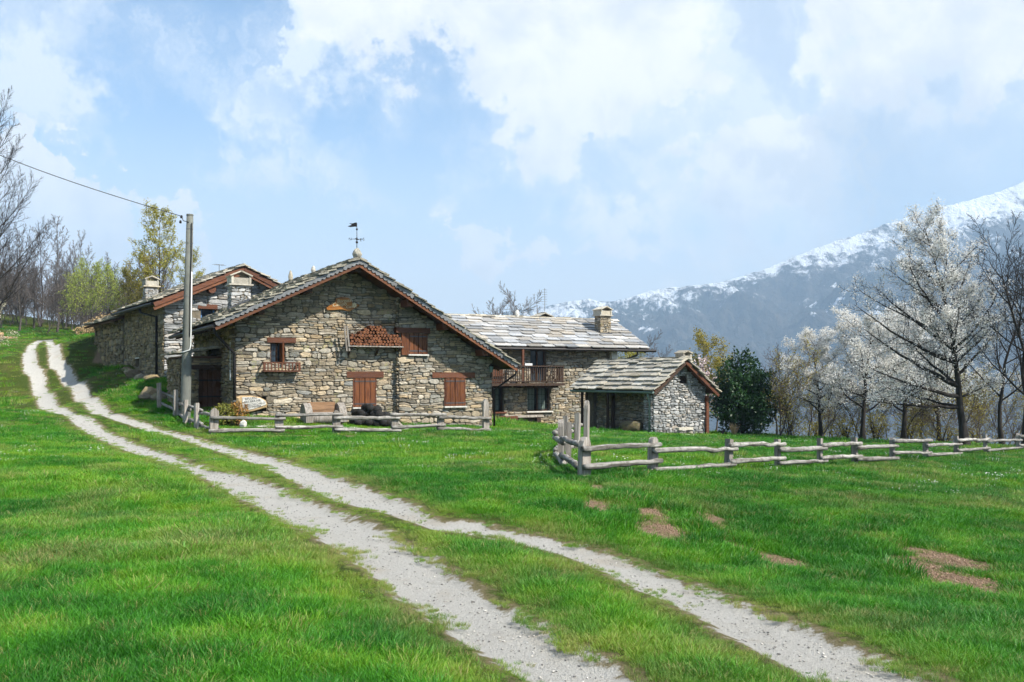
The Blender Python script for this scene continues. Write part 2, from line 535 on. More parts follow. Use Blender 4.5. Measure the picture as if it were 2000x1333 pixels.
def ground_z(x, y, rough=True):
    x, y = np.atleast_1d(np.asarray(x, float)), np.atleast_1d(np.asarray(y, float))
    r = np.hypot(x, y)
    RL = 105.0
    k = np.minimum(1.0, RL / np.maximum(r, 1e-6))
    q = np.stack([x * k, y * k], -1) / 20.0
    z = np.empty(len(q))
    for i in range(0, len(q), 20000):
        d2 = ((q[i:i + 20000, None] - _XY[None]) ** 2).sum(-1)
        z[i:i + 20000] = _U(d2) @ _W[:-3] + _W[-3] + q[i:i + 20000] @ _W[-2:]
    far = np.maximum(r - RL, 0)
    z = np.maximum(z - far * 0.33, np.minimum(z, -250.0))
    z = np.where(far > 0, np.maximum(z, -250 + 6 * fbm(x, y, 0.004, 3, 5)), z)
    if rough:
        z = z + 0.035 * fbm(x, y, 0.55, 3, 2) * np.clip(r / 8, 0.3, 1) + 0.012 * vnoise(x, y, 3.1, 8)
    return z


def gz(x, y):
    return float(ground_z(x, y)[0])


def unproject(px, py):
    """point of the ground seen at a pixel (bisection along the ray)"""
    Ys = np.concatenate([np.linspace(2.5, 30, 400), np.linspace(30.1, 100, 500)])
    xs = (px - CX) / F_PX * Ys
    zs = CAM_Z - (py - HY) / F_PX * Ys
    g = ground_z(xs, Ys, False)
    below = np.nonzero(zs <= g)[0]
    i = below[0] if len(below) else len(Ys) - 1
    return xs[i], Ys[i]


RUTS = [  # centre pixels of the two wheel ruts and their half widths in metres
    [(1320, 1450, .29), (1100, 1305, .30), (893, 1182, .33), (742, 1078, .36), (610, 1003, .38), (490, 952, .36), (390, 918, .24), (290, 884, .27), (192, 845, .30), (112, 800, .33), (75, 745, .32), (58, 705, .31), (62, 678, .3), (82, 664, .27)],
    [(1960, 1450, .34), (1640, 1300, .36), (1400, 1188, .32), (1200, 1106, .30), (1050, 1060, .28), (900, 1030, .30), (835, 1018, .16), (770, 992, .26), (700, 966, .37), (600, 930, .36), (500, 895, .30), (400, 868, .24), (300, 839, .24), (215, 810, .28), (165, 780, .30), (135, 746, .30), (113, 708, .30), (106, 682, .28), (96, 664, .25)]]
RUT_W = []
for rut in RUTS:
    pts = []
    for px, py, w in rut:
        x, y = unproject(px, py)
        pts.append((x, y, w))
    a = np.array(pts)
    t = np.arange(len(a))
    tt = np.linspace(0, len(a) - 1, (len(a) - 1) * 6 + 1)
    # Catmull-Rom through the points
    out = []
    for q in tt:
        i = min(int(q), len(a) - 2)
        f = q - i
        p0, p1, p2, p3 = a[max(i - 1, 0)], a[i], a[i + 1], a[min(i + 2, len(a) - 1)]
        out.append(0.5 * ((2 * p1) + (-p0 + p2) * f + (2 * p0 - 5 * p1 + 4 * p2 - p3) * f * f + (-p0 + 3 * p1 - 3 * p2 + p3) * f ** 3))
    RUT_W.append(np.array(out))


def rut_dist(x, y):
    """signed distance to the rut edges (negative inside), smallest of both ruts, and distance to the middle strip"""
    best = np.full(len(x), 1e9)
    for a in RUT_W:
        for i in range(len(a) - 1):
            ax, ay, aw = a[i]
            bx, by, bw = a[i + 1]
            dx, dy = bx - ax, by - ay
            f = np.clip(((x - ax) * dx + (y - ay) * dy) / (dx * dx + dy * dy + 1e-9), 0, 1)
            d = np.hypot(x - ax - f * dx, y - ay - f * dy) - (aw + (bw - aw) * f)
            best = np.minimum(best, d)
    return best


PATCHES = []  # bare earth: centre x, y, radii, angle
for px, py, rx, ry, ang in [(1385, 1016, .22, .75, 0.1), (1288, 1038, .36, .5, -0.2), (1278, 1006, .30, .5, 0), (1165, 989, .22, .6, 0), (1163, 955, .17, .6, 0), (1500, 1088, .26, .8, 0.5), (1555, 1116, .18, .6, 0.6),
                            (1850, 1100, .34, .9, 0.2), (1785, 1108, .36, .5, 0.1), (1885, 1142, .34, .8, 0.3), (1830, 1128, .34, .7, 0), (212, 692, .8, 1.5, 0.5), (1215, 850, 1.1, .5, 0.2), (1330, 855, 1.3, .35, 0.3), (640, 853, 2.0, .25, 0.45)]:
    x, y = unproject(px, py)
    PATCHES.append((x, y, rx, ry, ang))


def earth_mask(x, y):
    m = np.zeros(len(x))
    for cx, cy_, rx, ry, ang in PATCHES:
        c, s = math.cos(ang), math.sin(ang)
        u, v = ((x - cx) * c + (y - cy_) * s) / rx, (-(x - cx) * s + (y - cy_) * c) / ry
        m = np.maximum(m, np.clip(1.35 - np.hypot(u, v) * 1.1 + 0.6 * fbm(x, y, 1.9 / max(rx, 0.3), 4, 4), 0, 1))
    return m


# ------------------------------------------------------------------ ground sheet
az = np.concatenate([np.linspace(-math.pi, -0.62, 60, endpoint=False), np.linspace(-0.62, 0.62, 430, endpoint=False), np.linspace(0.62, math.pi, 60, endpoint=False)])
rr = np.concatenate([[0.6], 1.6 * (90 / 1.6) ** (np.arange(400) / 399.0), 90 * (4000 / 90) ** (np.arange(1, 60) / 59.0)])
AZ, RRg = np.meshgrid(az, rr)
gx, gy = (RRg * np.sin(AZ)).ravel(), (RRg * np.cos(AZ)).ravel()
gzv = ground_z(gx, gy)
rd = np.full(len(gx), 9.0)
em = np.zeros(len(gx))
near = np.hypot(gx, gy) < 95
rd[near] = rut_dist(gx[near], gy[near])
em[near] = earth_mask(gx[near], gy[near])
gzv = gzv - 0.05 * np.clip(-rd / 0.15 + 0.3, 0, 1) * near
nA, nR = len(az), len(rr)
ii, jj = np.meshgrid(np.arange(nR - 1), np.arange(nA), indexing='ij')
j2 = (jj + 1) % nA
quads = np.stack([ii * nA + jj, ii * nA + j2, (ii + 1) * nA + j2, (ii + 1) * nA + jj], -1).reshape(-1, 4)[:, ::-1]

mg, t, b = new_mat('meadow_soil_and_gravel')
v = world_vec(t)
rdn = nd(t, 'ShaderNodeAttribute', attribute_name="rut").outputs['Fac']
emn = nd(t, 'ShaderNodeAttribute', attribute_name="earth").outputs['Fac']
nf = noise(t, v, 26, 6, 0.7)
ng = noise(t, v, 5.0, 6, 0.65)
soil = mixc(t, ng, (0.045, 0.075, 0.012), (0.085, 0.115, 0.02))
soil = mixc(t, mapr(t, noise(t, v, 0.35, 5, 0.6), 0.5, 0.72), soil, (0.13, 0.13, 0.035))
edge = mixc(t, ng, (0.22, 0.17, 0.085), (0.30, 0.25, 0.15))
grav = ramp(t, noise(t, v, 60, 4, 0.75), [(0.22, (0.38, 0.36, 0.32)), (0.42, (0.56, 0.535, 0.485)), (0.6, (0.65, 0.63, 0.58)), (0.8, (0.75, 0.73, 0.68))])
grav = mixc(t, mapr(t, noise(t, v, 1.3, 6, 0.65), 0.52, 0.72, 0, 0.5), grav, (0.50, 0.42, 0.31))
grav = mixc(t, mapr(t, noise(t, v, 3.5, 6, 0.7), 0.56, 0.72, 0, 0.5), grav, (0.38, 0.355, 0.315))
jag = mth(t, 'ADD', rdn, mth(t, 'MULTIPLY', mth(t, 'SUBTRACT', ng, 0.5), 0.55))
jag = mth(t, 'ADD', jag, mth(t, 'MULTIPLY', mth(t, 'SUBTRACT', nf, 0.5), 0.20))
col = mixc(t, mapr(t, jag, 0.16, 0.02, 0, 0.85), soil, edge)
col = mixc(t, mapr(t, jag, 0.03, -0.06), col, grav)
earth = ramp(t, noise(t, v, 34, 6, 0.75), [(0.25, (0.13, 0.085, 0.05)), (0.5, (0.29, 0.20, 0.125)), (0.78, (0.45, 0.345, 0.24))])
col = mixc(t, mapr(t, mth(t, 'ADD', emn, mth(t, 'MULTIPLY', mth(t, 'SUBTRACT', nf, 0.5), 1.3)), 0.30, 0.62), col, earth)
dist = vmt(t, 'LENGTH', v)
forest = mixc(t, noise(t, v, 0.02, 5, 0.7), (0.045, 0.05, 0.02), (0.11, 0.095, 0.055))
col = mixc(t, mapr(t, dist, 90, 140), col, forest)
setin(t, b, 'Base Color', col)
b.inputs['Roughness'].default_value = 0.95
b.inputs['Specular IOR Level'].default_value = 0.1
bump(t, b, mth(t, 'ADD', nf, noise(t, v, 90, 3, 0.7)), 1.0, 0.05)
gme = np_mesh("ground", np.stack([gx, gy, gzv], -1), quads, mg, True)
for nm, arr in (("rut", rd), ("earth", em)):
    gme.attributes.new(nm, 'FLOAT', 'POINT').data.foreach_set("value", np.clip(arr, -2, 9).astype(np.float32))
ground = tag(link("ground", gme), kind='structure')

# ------------------------------------------------------------------ mountain
RIDGE = [(-4200, 690), (-2000, 690), (-600, 670), (200, 655), (700, 640), (900, 622), (1040, 602), (1100, 592), (1150, 584), (1180, 590), (1205, 588), (1270, 569), (1400, 553), (1500, 524), (1580, 490), (1650, 466), (1750, 432), (1850, 402), (1950, 376), (2000, 354), (2200, 348), (2600, 360), (3200, 400), (4200, 500)]
YR = 2900.0
rxs = np.array([(p - CX) / F_PX * YR for p, _ in RIDGE])
rzs = np.array([CAM_Z - (q - HY) / F_PX * YR for _, q in RIDGE])
mxs = np.concatenate([np.linspace(-5000, -300, 90, endpoint=False), np.linspace(-300, 1900, 420, endpoint=False), np.linspace(1900, 5000, 70)])
mvs = np.concatenate([np.linspace(0, 1, 260), np.linspace(1.01, 1.35, 14)])
MX, MV = np.meshgrid(mxs, mvs)
MY = 1150 + (YR - 1150) * MV
rz = np.interp(MX, rxs, rzs)
vv = np.clip(MV, 0, 1)
prof = vv ** 1.15
mz = -290 + (rz + 290) * prof - np.maximum(MV - 1, 0) * 900
spur = (1 - np.abs(fbm(MX + 0.35 * MY, MY * 0.35, 0.0022, 5, 11))) - 0.72
mz += (330 * spur * (vv * (1 - vv) * 4) ** 0.8) * np.clip((rz + 290) / 700, 0.25, 1)
mz += 55 * fbm(MX, MY, 0.012, 4, 21) * np.clip((1.02 - vv) * 4, 0.05, 1) + 7 * fbm(MX, MY, 0.08, 2, 31) * np.clip((1.0 - vv) * 30, 0.35, 1)
# darker wooded shoulder in front of the snow slope
sx, sv = (MX - 1100) / 700, (MV - 0.42) / 0.16
mz += 75 * np.exp(-sx ** 2 - sv ** 2)
nr, nc = MX.shape
ii, jj = np.meshgrid(np.arange(nr - 1), np.arange(nc - 1), indexing='ij')
mq = np.stack([ii * nc + jj, ii * nc + jj + 1, (ii + 1) * nc + jj + 1, (ii + 1) * nc + jj], -1).reshape(-1, 4)
mm, t, b = new_mat('mountain_woods_and_snow')
v = world_vec(t)
sp = nd(t, 'ShaderNodeSeparateXYZ', {0: v})
nb = noise(t, v, 0.006, 6, 0.65)
vs = vmt(t, 'MULTIPLY', v, (1.0, 0.35, 0.35))
ns = noise(t, vs, 0.03, 8, 0.74)
nw = noise(t, vs, 0.11, 4, 0.8)
# the snow line climbs to the right, as the slope does
line = mth(t, 'ADD', mth(t, 'SUBTRACT', sp.outputs[2], mth(t, 'MULTIPLY', sp.outputs[0], 0.20)), mth(t, 'MULTIPLY', mth(t, 'SUBTRACT', nb, 0.5), 420.0))
cover = mapr(t, line, 0, 330)
snow = mapr(t, mth(t, 'ADD', mth(t, 'MULTIPLY', cover, 0.5), mth(t, 'ADD', mth(t, 'MULTIPLY', ns, 1.2), mth(t, 'MULTIPLY', nw, 0.5))), 1.0, 1.26)
snow = mth(t, 'MULTIPLY', snow, mapr(t, cover, 0.0, 0.25))
patch = mth(t, 'MULTIPLY', mapr(t, noise(t, v, 0.009, 5, 0.7), 0.63, 0.67), mapr(t, sp.outputs[2], 60, 160))
snow = mth(t, 'MAXIMUM', snow, mth(t, 'MULTIPLY', patch, 0.9))
wood = mixc(t, mapr(t, noise(t, vs, 0.045, 6, 0.8), 0.35, 0.65), (0.012, 0.014, 0.013), (0.07, 0.058, 0.045))
wood = mixc(t, mapr(t, noise(t, v, 0.004, 4, 0.6), 0.5, 0.65, 0, 0.6), wood, (0.02, 0.03, 0.018))
setin(t, b, 'Base Color', mixc(t, snow, wood, (0.80, 0.82, 0.85)))
b.inputs['Roughness'].default_value = 0.95
bump(t, b, mth(t, 'ADD', ns, nw), 1.0, 12.0)
mountain = tag(link("mountain", np_mesh("mountain", np.stack([MX, MY, mz], -1).reshape(-1, 3), mq, mm, True)), kind='structure')

# ------------------------------------------------------------------ haze: one closed box of even, pale air
hb = MB().box((0, 0, 185), (10400, 8400, 990))
mh = bpy.data.materials.new('pale_blue_air')
mh.use_nodes = True
ht = mh.node_tree
ht.nodes.clear()
pv = nd(ht, 'ShaderNodeVolumePrincipled')
pv.inputs['Color'].default_value = (0.50, 0.73, 1.0, 1)
pv.inputs['Density'].default_value = 3.0e-4
pv.inputs['Anisotropy'].default_value = 0.0
ho = nd(ht, 'ShaderNodeOutputMaterial', {'Volume': pv.outputs[0]})
haze = tag(hb.build("haze", mh), kind='stuff', label='pale blue valley air in front of the mountain')


# ------------------------------------------------------------------ stone houses
class House:
    def __init__(self, name, x, y, deg, label, cat='house'):
        self.x, self.y, self.c, self.s = x, y, math.cos(R(deg)), math.sin(R(deg))
        self.root = tag(empty(name, (x, y, 0), R(deg)), label, cat)
        self.pieces = []          # (importance, parent, mesh, location) of single stones
        self.slabs = []

    def wx(self, lx, ly):
        return self.x + lx * self.c - ly * self.s, self.y + lx * self.s + ly * self.c

    def at(self, px, ly):
        """local x of the point seen at pixel column px on the plane y = ly"""
        k = (px - CX) / F_PX
        x0, y0 = self.x - ly * self.s, self.y + ly * self.c
        return (k * y0 - x0) / (self.c - k * self.s)

    def at_y(self, px, lx):
        """local y of the point seen at pixel column px on the plane x = lx"""
        k = (px - CX) / F_PX
        x0, y0 = self.x + lx * self.c, self.y + lx * self.s
        return (x0 - k * y0) / (self.s + k * self.c)

    def z(self, py, lx, ly):
        return CAM_Z - (py - HY) / F_PX * self.wx(lx, ly)[1]

    def rect(self, px0, px1, py0, py1, ly):
        """(x0, x1, z0, z1) of a pixel rectangle on the plane y = ly; py0 is the top"""
        x0, x1 = self.at(px0, ly), self.at(px1, ly)
        xm = (x0 + x1) / 2
        return x0, x1, self.z(py1, xm, ly), self.z(py0, xm, ly)

    def finish(self, limit=300, slab_limit=300):
        for lst, nm, rest_nm, lim, mat_key in ((self.pieces, 'stone', 'stone_infill', limit, 0), (self.slabs, 'roof_slab', 'roof_slab_field', slab_limit, 0)):
            lst.sort(key=lambda p: -p[0])
            rest = {}
            for i, (imp, parent, mb, loc, mat) in enumerate(lst):
                if i < lim:
                    o = link(nm, mb.mesh(nm, mat), parent)
                    o.location = loc
                else:
                    r = rest.setdefault(parent.name, (parent, mat, MB()))[2]
                    r.add([Vector(p) + loc for p in mb.v], mb.f, (i * 0.6180339) % 1.0)
            for parent, mat, mb in rest.values():
                mb.build(rest_nm, mat, parent, kind='stuff')


def stone_piece(rng, outline, d, fr):
    """irregular bulging stone; fr maps (s, t, depth) to local space; returns MB centred on its middle"""
    k = len(outline)
    cs, ct = sum(p[0] for p in outline) / k, sum(p[1] for p in outline) / k
    loc = fr(cs, ct, 0)
    mb = MB()
    vs = []
    for shr, dep, jit in ((1.0, -0.05, 0), (0.985, d * 0.62, 0.1), (0.80, d, 0.22)):
        for s, t in outline:
            vs.append(fr(cs + (s - cs) * shr, ct + (t - ct) * shr, dep + rng.uniform(-1, 1) * jit * d) - loc)
    vs.append(fr(cs, ct, d * rng.uniform(0.95, 1.2)) - loc)
    fs = []
    for r in range(2):
        for i in range(k):
            j = (i + 1) % k
            fs.append((r * k + i, r * k + j, (r + 1) * k + j, (r + 1) * k + i))
    fs += [(2 * k + i, 2 * k + (i + 1) % k, 3 * k) for i in range(k)]
    mb.add(vs, fs)
    return mb, loc


def stone_wall(h, o, a, n, s0, s1, bottom, top, openings=(), parent=None, name='wall', thick=0.45, mat=None, core=None, seed=1,
               ch=(0.09, 0.2), cw=(0.18, 0.55), depth=(0.03, 0.075), imp=1.0, breaks=(), proud=0.0, stones=True, gap=(0.003, 0.013)):
    """core of prisms with openings left free, plus rubble stones; top(s) gives the height of the wall"""
    rng = random.Random(seed)
    o, a, n = Vector((o[0], o[1], 0)), Vector((a[0], a[1], 0)), Vector((n[0], n[1], 0))

    def fr(s, t, d):
        return o + a * s + n * d + Vector((0, 0, t))
    bmin = bottom if not callable(bottom) else min(bottom(s0), bottom(s1))
    xs = sorted(set([s0, s1] + [b_ for b_ in breaks if s0 < b_ < s1] + [e for op in openings for e in op[:2] if s0 < e < s1]))
    cm = MB()
    for x0, x1 in zip(xs[:-1], xs[1:]):
        xm = (x0 + x1) / 2
        holes = sorted([op for op in openings if op[0] < xm < op[1]], key=lambda q: q[2])
        z = bmin - 0.6
        segs = []
        for op in holes:
            segs.append((z, z, op[2], op[2]))
            z = op[3]
        segs.append((z, z, top(x0 + 1e-4), top(x1 - 1e-4)))
        for zb0, zb1, zt0, zt1 in segs:
            vs = []
            for d in (-thick, 0.0):
                vs += [fr(x0, zb0, d), fr(x1, zb1, d), fr(x1, zt1, d), fr(x0, zt0, d)]
            cm.add(vs, [(3, 2, 1, 0), (4, 5, 6, 7), (0, 1, 5, 4), (1, 2, 6, 5), (2, 3, 7, 6), (3, 0, 4, 7)])
    w = cm.build(name, core or M['mortar'], parent or h.root)
    if not stones:
        return w
    tmax = max(top(s0 + (s1 - s0) * i / 40) for i in range(41))

    def warp(s, t):
        q = mnoise.noise(Vector((s * 1.3 + seed, t * 2.6, seed * 3.1)))
        q2 = mnoise.noise(Vector((s * 3.7, t * 4.0 + seed, 7.0)))
        return s + 0.03 * q2, t + 0.07 * q + 0.03 * q2

    def emit(x0, x1, t0, t1):
        for op in openings:   # trim against openings
            if x1 > op[0] - .01 and x0 < op[1] + .01 and t1 > op[2] - .01 and t0 < op[3] + .01:
                cuts = [(x1 - op[0], 0), (op[1] - x0, 1), (t1 - op[2], 2), (op[3] - t0, 3)]
                c = min(cuts)[1]
                if c == 0: x1 = op[0] - .008
                elif c == 1: x0 = op[1] + .008
                elif c == 2: t1 = op[2] - .008
                else: t0 = op[3] + .008
        x0, x1 = max(x0, s0), min(x1, s1)
        wd, ht = x1 - x0, t1 - t0
        if wd < 0.05 or ht < 0.03: return
        xm, tm = (x0 + x1) / 2, (t0 + t1) / 2
        if tm > top(xm) - 0.02: return
        bt = bottom(xm) if callable(bottom) else bottom
        if t1 < bt - 0.1: return
        g = rng.uniform(*gap)
        x0 += g; x1 -= g; t0 += g * .8; t1 -= g * .8
        m = min(x1 - x0, t1 - t0)
        if m < 0.02: return
        c = [(m * rng.uniform(.12, .75), m * rng.uniform(.1, .48)) for _ in range(4)]
        j = lambda q: rng.uniform(-q, q) * m
        pts = [(x0 + c[0][0], t0 + j(.06)), ((x0 + x1) / 2 + j(.8), t0 + j(.1)), (x1 - c[1][0], t0 + j(.06)), (x1 + j(.05), t0 + c[1][1]), (x1 + j(.05), t1 - c[2][1]), (x1 - c[2][0], t1 + j(.06)),
               ((x0 + x1) / 2 + j(.8), t1 + j(.1)), (x0 + c[3][0], t1 + j(.06)), (x0 + j(.05), t1 - c[3][1]), (x0 + j(.05), t0 + c[0][1])]
        pts = [warp(*p) for p in pts]
        mb, loc = stone_piece(rng, pts, rng.uniform(*depth) + proud, fr)
        h.pieces.append((wd * ht * imp * rng.uniform(.8, 1.2), w, mb, loc, mat or M['stone_warm']))

    t = bmin - 0.15
    while t < tmax:
        hgt = rng.uniform(*ch) * (1.0 if rng.random() < .8 else 1.35)
        s = s0 - rng.uniform(0, cw[1] * 0.5)
        while s < s1:
            wd = rng.uniform(*cw) * (1 if rng.random() < .85 else 1.5)
            if rng.random() < .12: wd *= 0.5
            if s <= s0 and rng.random() < .6: wd = max(wd, cw[1] * rng.uniform(1.0, 1.5))
            r = rng.random()
            if r < .34 and hgt > ch[0] * 1.25:
                k = rng.uniform(.35, .65)
                emit(s, s + wd, t, t + hgt * k)
                if rng.random() < .5:
                    q = rng.uniform(.3, .7)
                    emit(s, s + wd * q, t + hgt * k, t + hgt)
                    emit(s + wd * q, s + wd, t + hgt * k, t + hgt)
                else:
                    emit(s, s + wd, t + hgt * k, t + hgt)
            else:
                emit(s, s + wd, t, t + hgt)
            s += wd
        t += hgt
    return w


def roof_slope(h, roof, o, a, b_, L, S, width=(0.4, 0.7), expo=0.3, mat=None, seed=1, imp=lambda u, v: 1.0, thick=(0.025, 0.05), rag=0.03, first=0.0):
    """overlapping stone slabs on a slope: o eave corner, a along the eave, b_ up the slope"""
    rng = random.Random(seed)
    o, a, b_ = Vector(o), Vector(a).normalized(), Vector(b_).normalized()
    n = a.cross(b_).normalized()
    if n.z < 0: n = -n
    v = -first
    row = 0
    while v < S - expo * 0.5:
        e = expo * rng.uniform(.88, 1.12)
        u = -rng.uniform(0, 0.12)
        while u < L:
            w = rng.uniform(*width)
            ww = min(w, L + 0.1 - u)
            if ww > 0.12:
                th = rng.uniform(*thick)
                ln = min(e * rng.uniform(1.35, 1.7), S - v + 0.05)
                g = 0.011
                q = lambda k: rng.uniform(-k, k)
                c1, c2 = rng.uniform(.02, .16) * ww, rng.uniform(.02, .16) * ww
                dv = q(rag)
                poly = [(u + g + c1, v + dv - q(.015)), (u + ww - g - c2, v + dv + q(.015)), (u + ww - g, v + dv + rng.uniform(.03, .14) * e * 2), (u + ww - g + q(.02), v + ln), (u + g + q(.02), v + ln), (u + g, v + dv + rng.uniform(.03, .14) * e * 2)]
                lift = 0.02 + th * 1.1 + rng.uniform(0, .015)
                um, vm = u + ww / 2, v + ln / 2
                loc = o + a * um + b_ * vm
                roll = q(.012)
                vs = []
                for top_ in (0, 1):
                    for x, y in poly:
                        f = 1 - (y - v) / ln
                        vs.append(o + a * x + b_ * y + n * (0.012 + lift * f + th * top_ + roll * (x - um)) - loc)
                k = 6
                fs = [tuple(reversed(range(k))), tuple(range(k, 2 * k))] + [(i, (i + 1) % k, (i + 1) % k + k, i + k) for i in range(k)]
                h.slabs.append((imp(um, vm) * rng.uniform(.9, 1.1), roof, MB().add(vs, fs), loc, mat))
            u += w
        v += e
        row += 1


def ridge_row(h, roof, p0, p1, mat, seed=1, w=(0.35, 0.6), half=0.26, drop=0.12, imp=0.6):
    """slabs laid along the ridge, alternately on either side"""
    rng = random.Random(seed)
    p0, p1 = Vector(p0), Vector(p1)
    d = (p1 - p0).normalized()
    s = d.cross(Vector((0, 0, 1))).normalized()
    L = (p1 - p0).length
    u = 0
    while u < L:
        ww = rng.uniform(*w)
        c = p0 + d * (u + ww / 2)
        for side in (-1, 1):
            th = rng.uniform(.025, .05)
            z0 = rng.uniform(0.03, .07)
            vs = []
            for t_ in (0, th):
                vs += [d * (-ww / 2) + s * side * rng.uniform(-.06, -.02) + Vector((0, 0, z0 + t_)), d * (ww / 2) + s * side * rng.uniform(-.06, -.02) + Vector((0, 0, z0 + t_)),
                       d * (ww / 2) + s * side * half * rng.uniform(.8, 1.1) + Vector((0, 0, z0 + t_ - drop)), d * (-ww / 2) + s * side * half * rng.uniform(.8, 1.1) + Vector((0, 0, z0 + t_ - drop))]
            h.slabs.append((imp if side < 0 else imp * .8, roof, MB().add(vs, [(3, 2, 1, 0), (4, 5, 6, 7), (0, 1, 5, 4), (1, 2, 6, 5), (2, 3, 7, 6), (3, 0, 4, 7)]), c, mat))
        u += ww * .92


def deck(h, poly_xyz_pairs, name='roof', thick=0.09, mat=None):
    """roof deck from two slopes given as lists of four 3-D corners"""
    mb = MB()
    for q in poly_xyz_pairs:
        q = [Vector(p) for p in q]
        n = (q[1] - q[0]).cross(q[3] - q[0]).normalized()
        if n.z < 0: n = -n
        vs = q + [p - n * thick for p in q]
        mb.add(vs, [(0, 1, 2, 3), (7, 6, 5, 4), (0, 4, 5, 1), (1, 5, 6, 2), (2, 6, 7, 3), (3, 7, 4, 0)])
    return mb.build(name, mat or M['soffit'], h.root)


def shutters(h, x0, x1, z0, z1, y, lintel=None, sill=True):
    """pair of closed plank shutters on a wall facing -y"""
    xm = (x0 + x1) / 2
    for (a, c) in ((x0, xm - .006), (xm + .006, x1)):
        s = MB().box(((a + c) / 2, y - .02, (z0 + z1) / 2), (c - a, .02, z1 - z0)).build('shutter', M['shutter'], h.root)
        k = 2
        for i in range(k):
            p0, p1 = a + (c - a) * i / k, a + (c - a) * (i + 1) / k
            MB().box(((p0 + p1) / 2, y - .044, (z0 + z1) / 2), (p1 - p0 - .014, .024, z1 - z0 - .01)).build('plank', M['shutter'], s)
        for zz in (z0 + .1, z1 - .1):
            MB().box(((a + c) / 2, y - .061, zz), ((c - a) * .94, .010, .036)).build('hinge_strap', M['copper'], s)
    fw = .035
    for cx_ in (x0 - fw / 2 - .004, x1 + fw / 2 + .004):
        MB().box((cx_, y, (z0 + z1) / 2), (fw, .10, z1 - z0)).build('window_jamb', M['beam'], h.root)
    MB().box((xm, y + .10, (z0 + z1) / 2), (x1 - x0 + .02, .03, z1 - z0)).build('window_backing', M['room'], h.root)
    if sill:
        MB().box((xm, y - .045, z0 - .032), (x1 - x0 + .12, .17, .045)).build('sill', M['white_stone'], h.root)


def beam_x(h, name, x0, x1, z0, z1, y, proj=0.07, mat=None):
    return MB().box(((x0 + x1) / 2, y - proj + .12, (z0 + z1) / 2), (x1 - x0, .24, z1 - z0)).build(name, mat or M['beam'], h.root)


def barred_window(h, x0, x1, z0, z1, y, curtain=True, bars=(6, 5), depth=0.16):
    """recessed casement with wooden frame, panes, net curtains and an iron grille"""
    xm, yr = (x0 + x1) / 2, y + depth
    fm = MB()
    for c in (x0 + .025, xm, x1 - .025):
        fm.box((c, yr, (z0 + z1) / 2), (.05, .06, z1 - z0))
    for zz in (z0 + .025, z1 - .025):
        fm.box((xm, yr + .003, zz), (x1 - x0, .054, .05))
    w = fm.build('window', M['soffit'], h.root)
    for a, c in ((x0 + .05, xm - .025), (xm + .025, x1 - .05)):
        MB().box(((a + c) / 2, yr + .004, (z0 + z1) / 2), (c - a, .008, z1 - z0 - .1)).build('pane', M['glass_clear'] if curtain else M['glass'], w)
        if curtain:
            cm = MB()
            k = 14
            fold = [(a + (c - a) * (.02 + .80 * i / k), yr + .07 + .014 * (i % 2)) for i in range(k + 1)]
            for p, q in zip(fold[:-1], fold[1:]):
                cm.add([(p[0], p[1], z0 + .06), (q[0], q[1], z0 + .06), (q[0], q[1], z1 - .06), (p[0], p[1], z1 - .06)], [(0, 1, 2, 3)])
            cm.build('curtain', M['curtain'], w)
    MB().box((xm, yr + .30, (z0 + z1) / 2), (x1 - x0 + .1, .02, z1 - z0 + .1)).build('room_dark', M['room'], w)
    for i in range(bars[0]):
        x = x0 + (x1 - x0) * (i + .5) / bars[0]
        MB().tube([(x, y + .02, z0), (x, y + .02, z1)], .008, 5).build('bar', M['metal_dark'], w)
    for i in range(bars[1]):
        zz = z0 + (z1 - z0) * (i + .5) / bars[1]
        MB().tube([(x0, y + .03, zz), (x1, y + .03, zz)], .007, 5).build('bar', M['metal_dark'], w)
    return w


mg2, tg2, b2 = new_mat('clear_window_glass')
b2.inputs['Roughness'].default_value = 0.04
b2.inputs['Base Color'].default_value = (0.02, 0.03, 0.03, 1)
mxg = nd(tg2, 'ShaderNodeMixShader', {0: 0.82, 1: b2.outputs[0], 2: nd(tg2, 'ShaderNodeBsdfTransparent', {'Color': (0.9, 0.95, 0.93, 1)}).outputs[0]})
tg2.links.new(mxg.outputs[0], [q for q in tg2.nodes if q.type == 'OUTPUT_MATERIAL'][0].inputs[0])
M['glass_clear'] = mg2


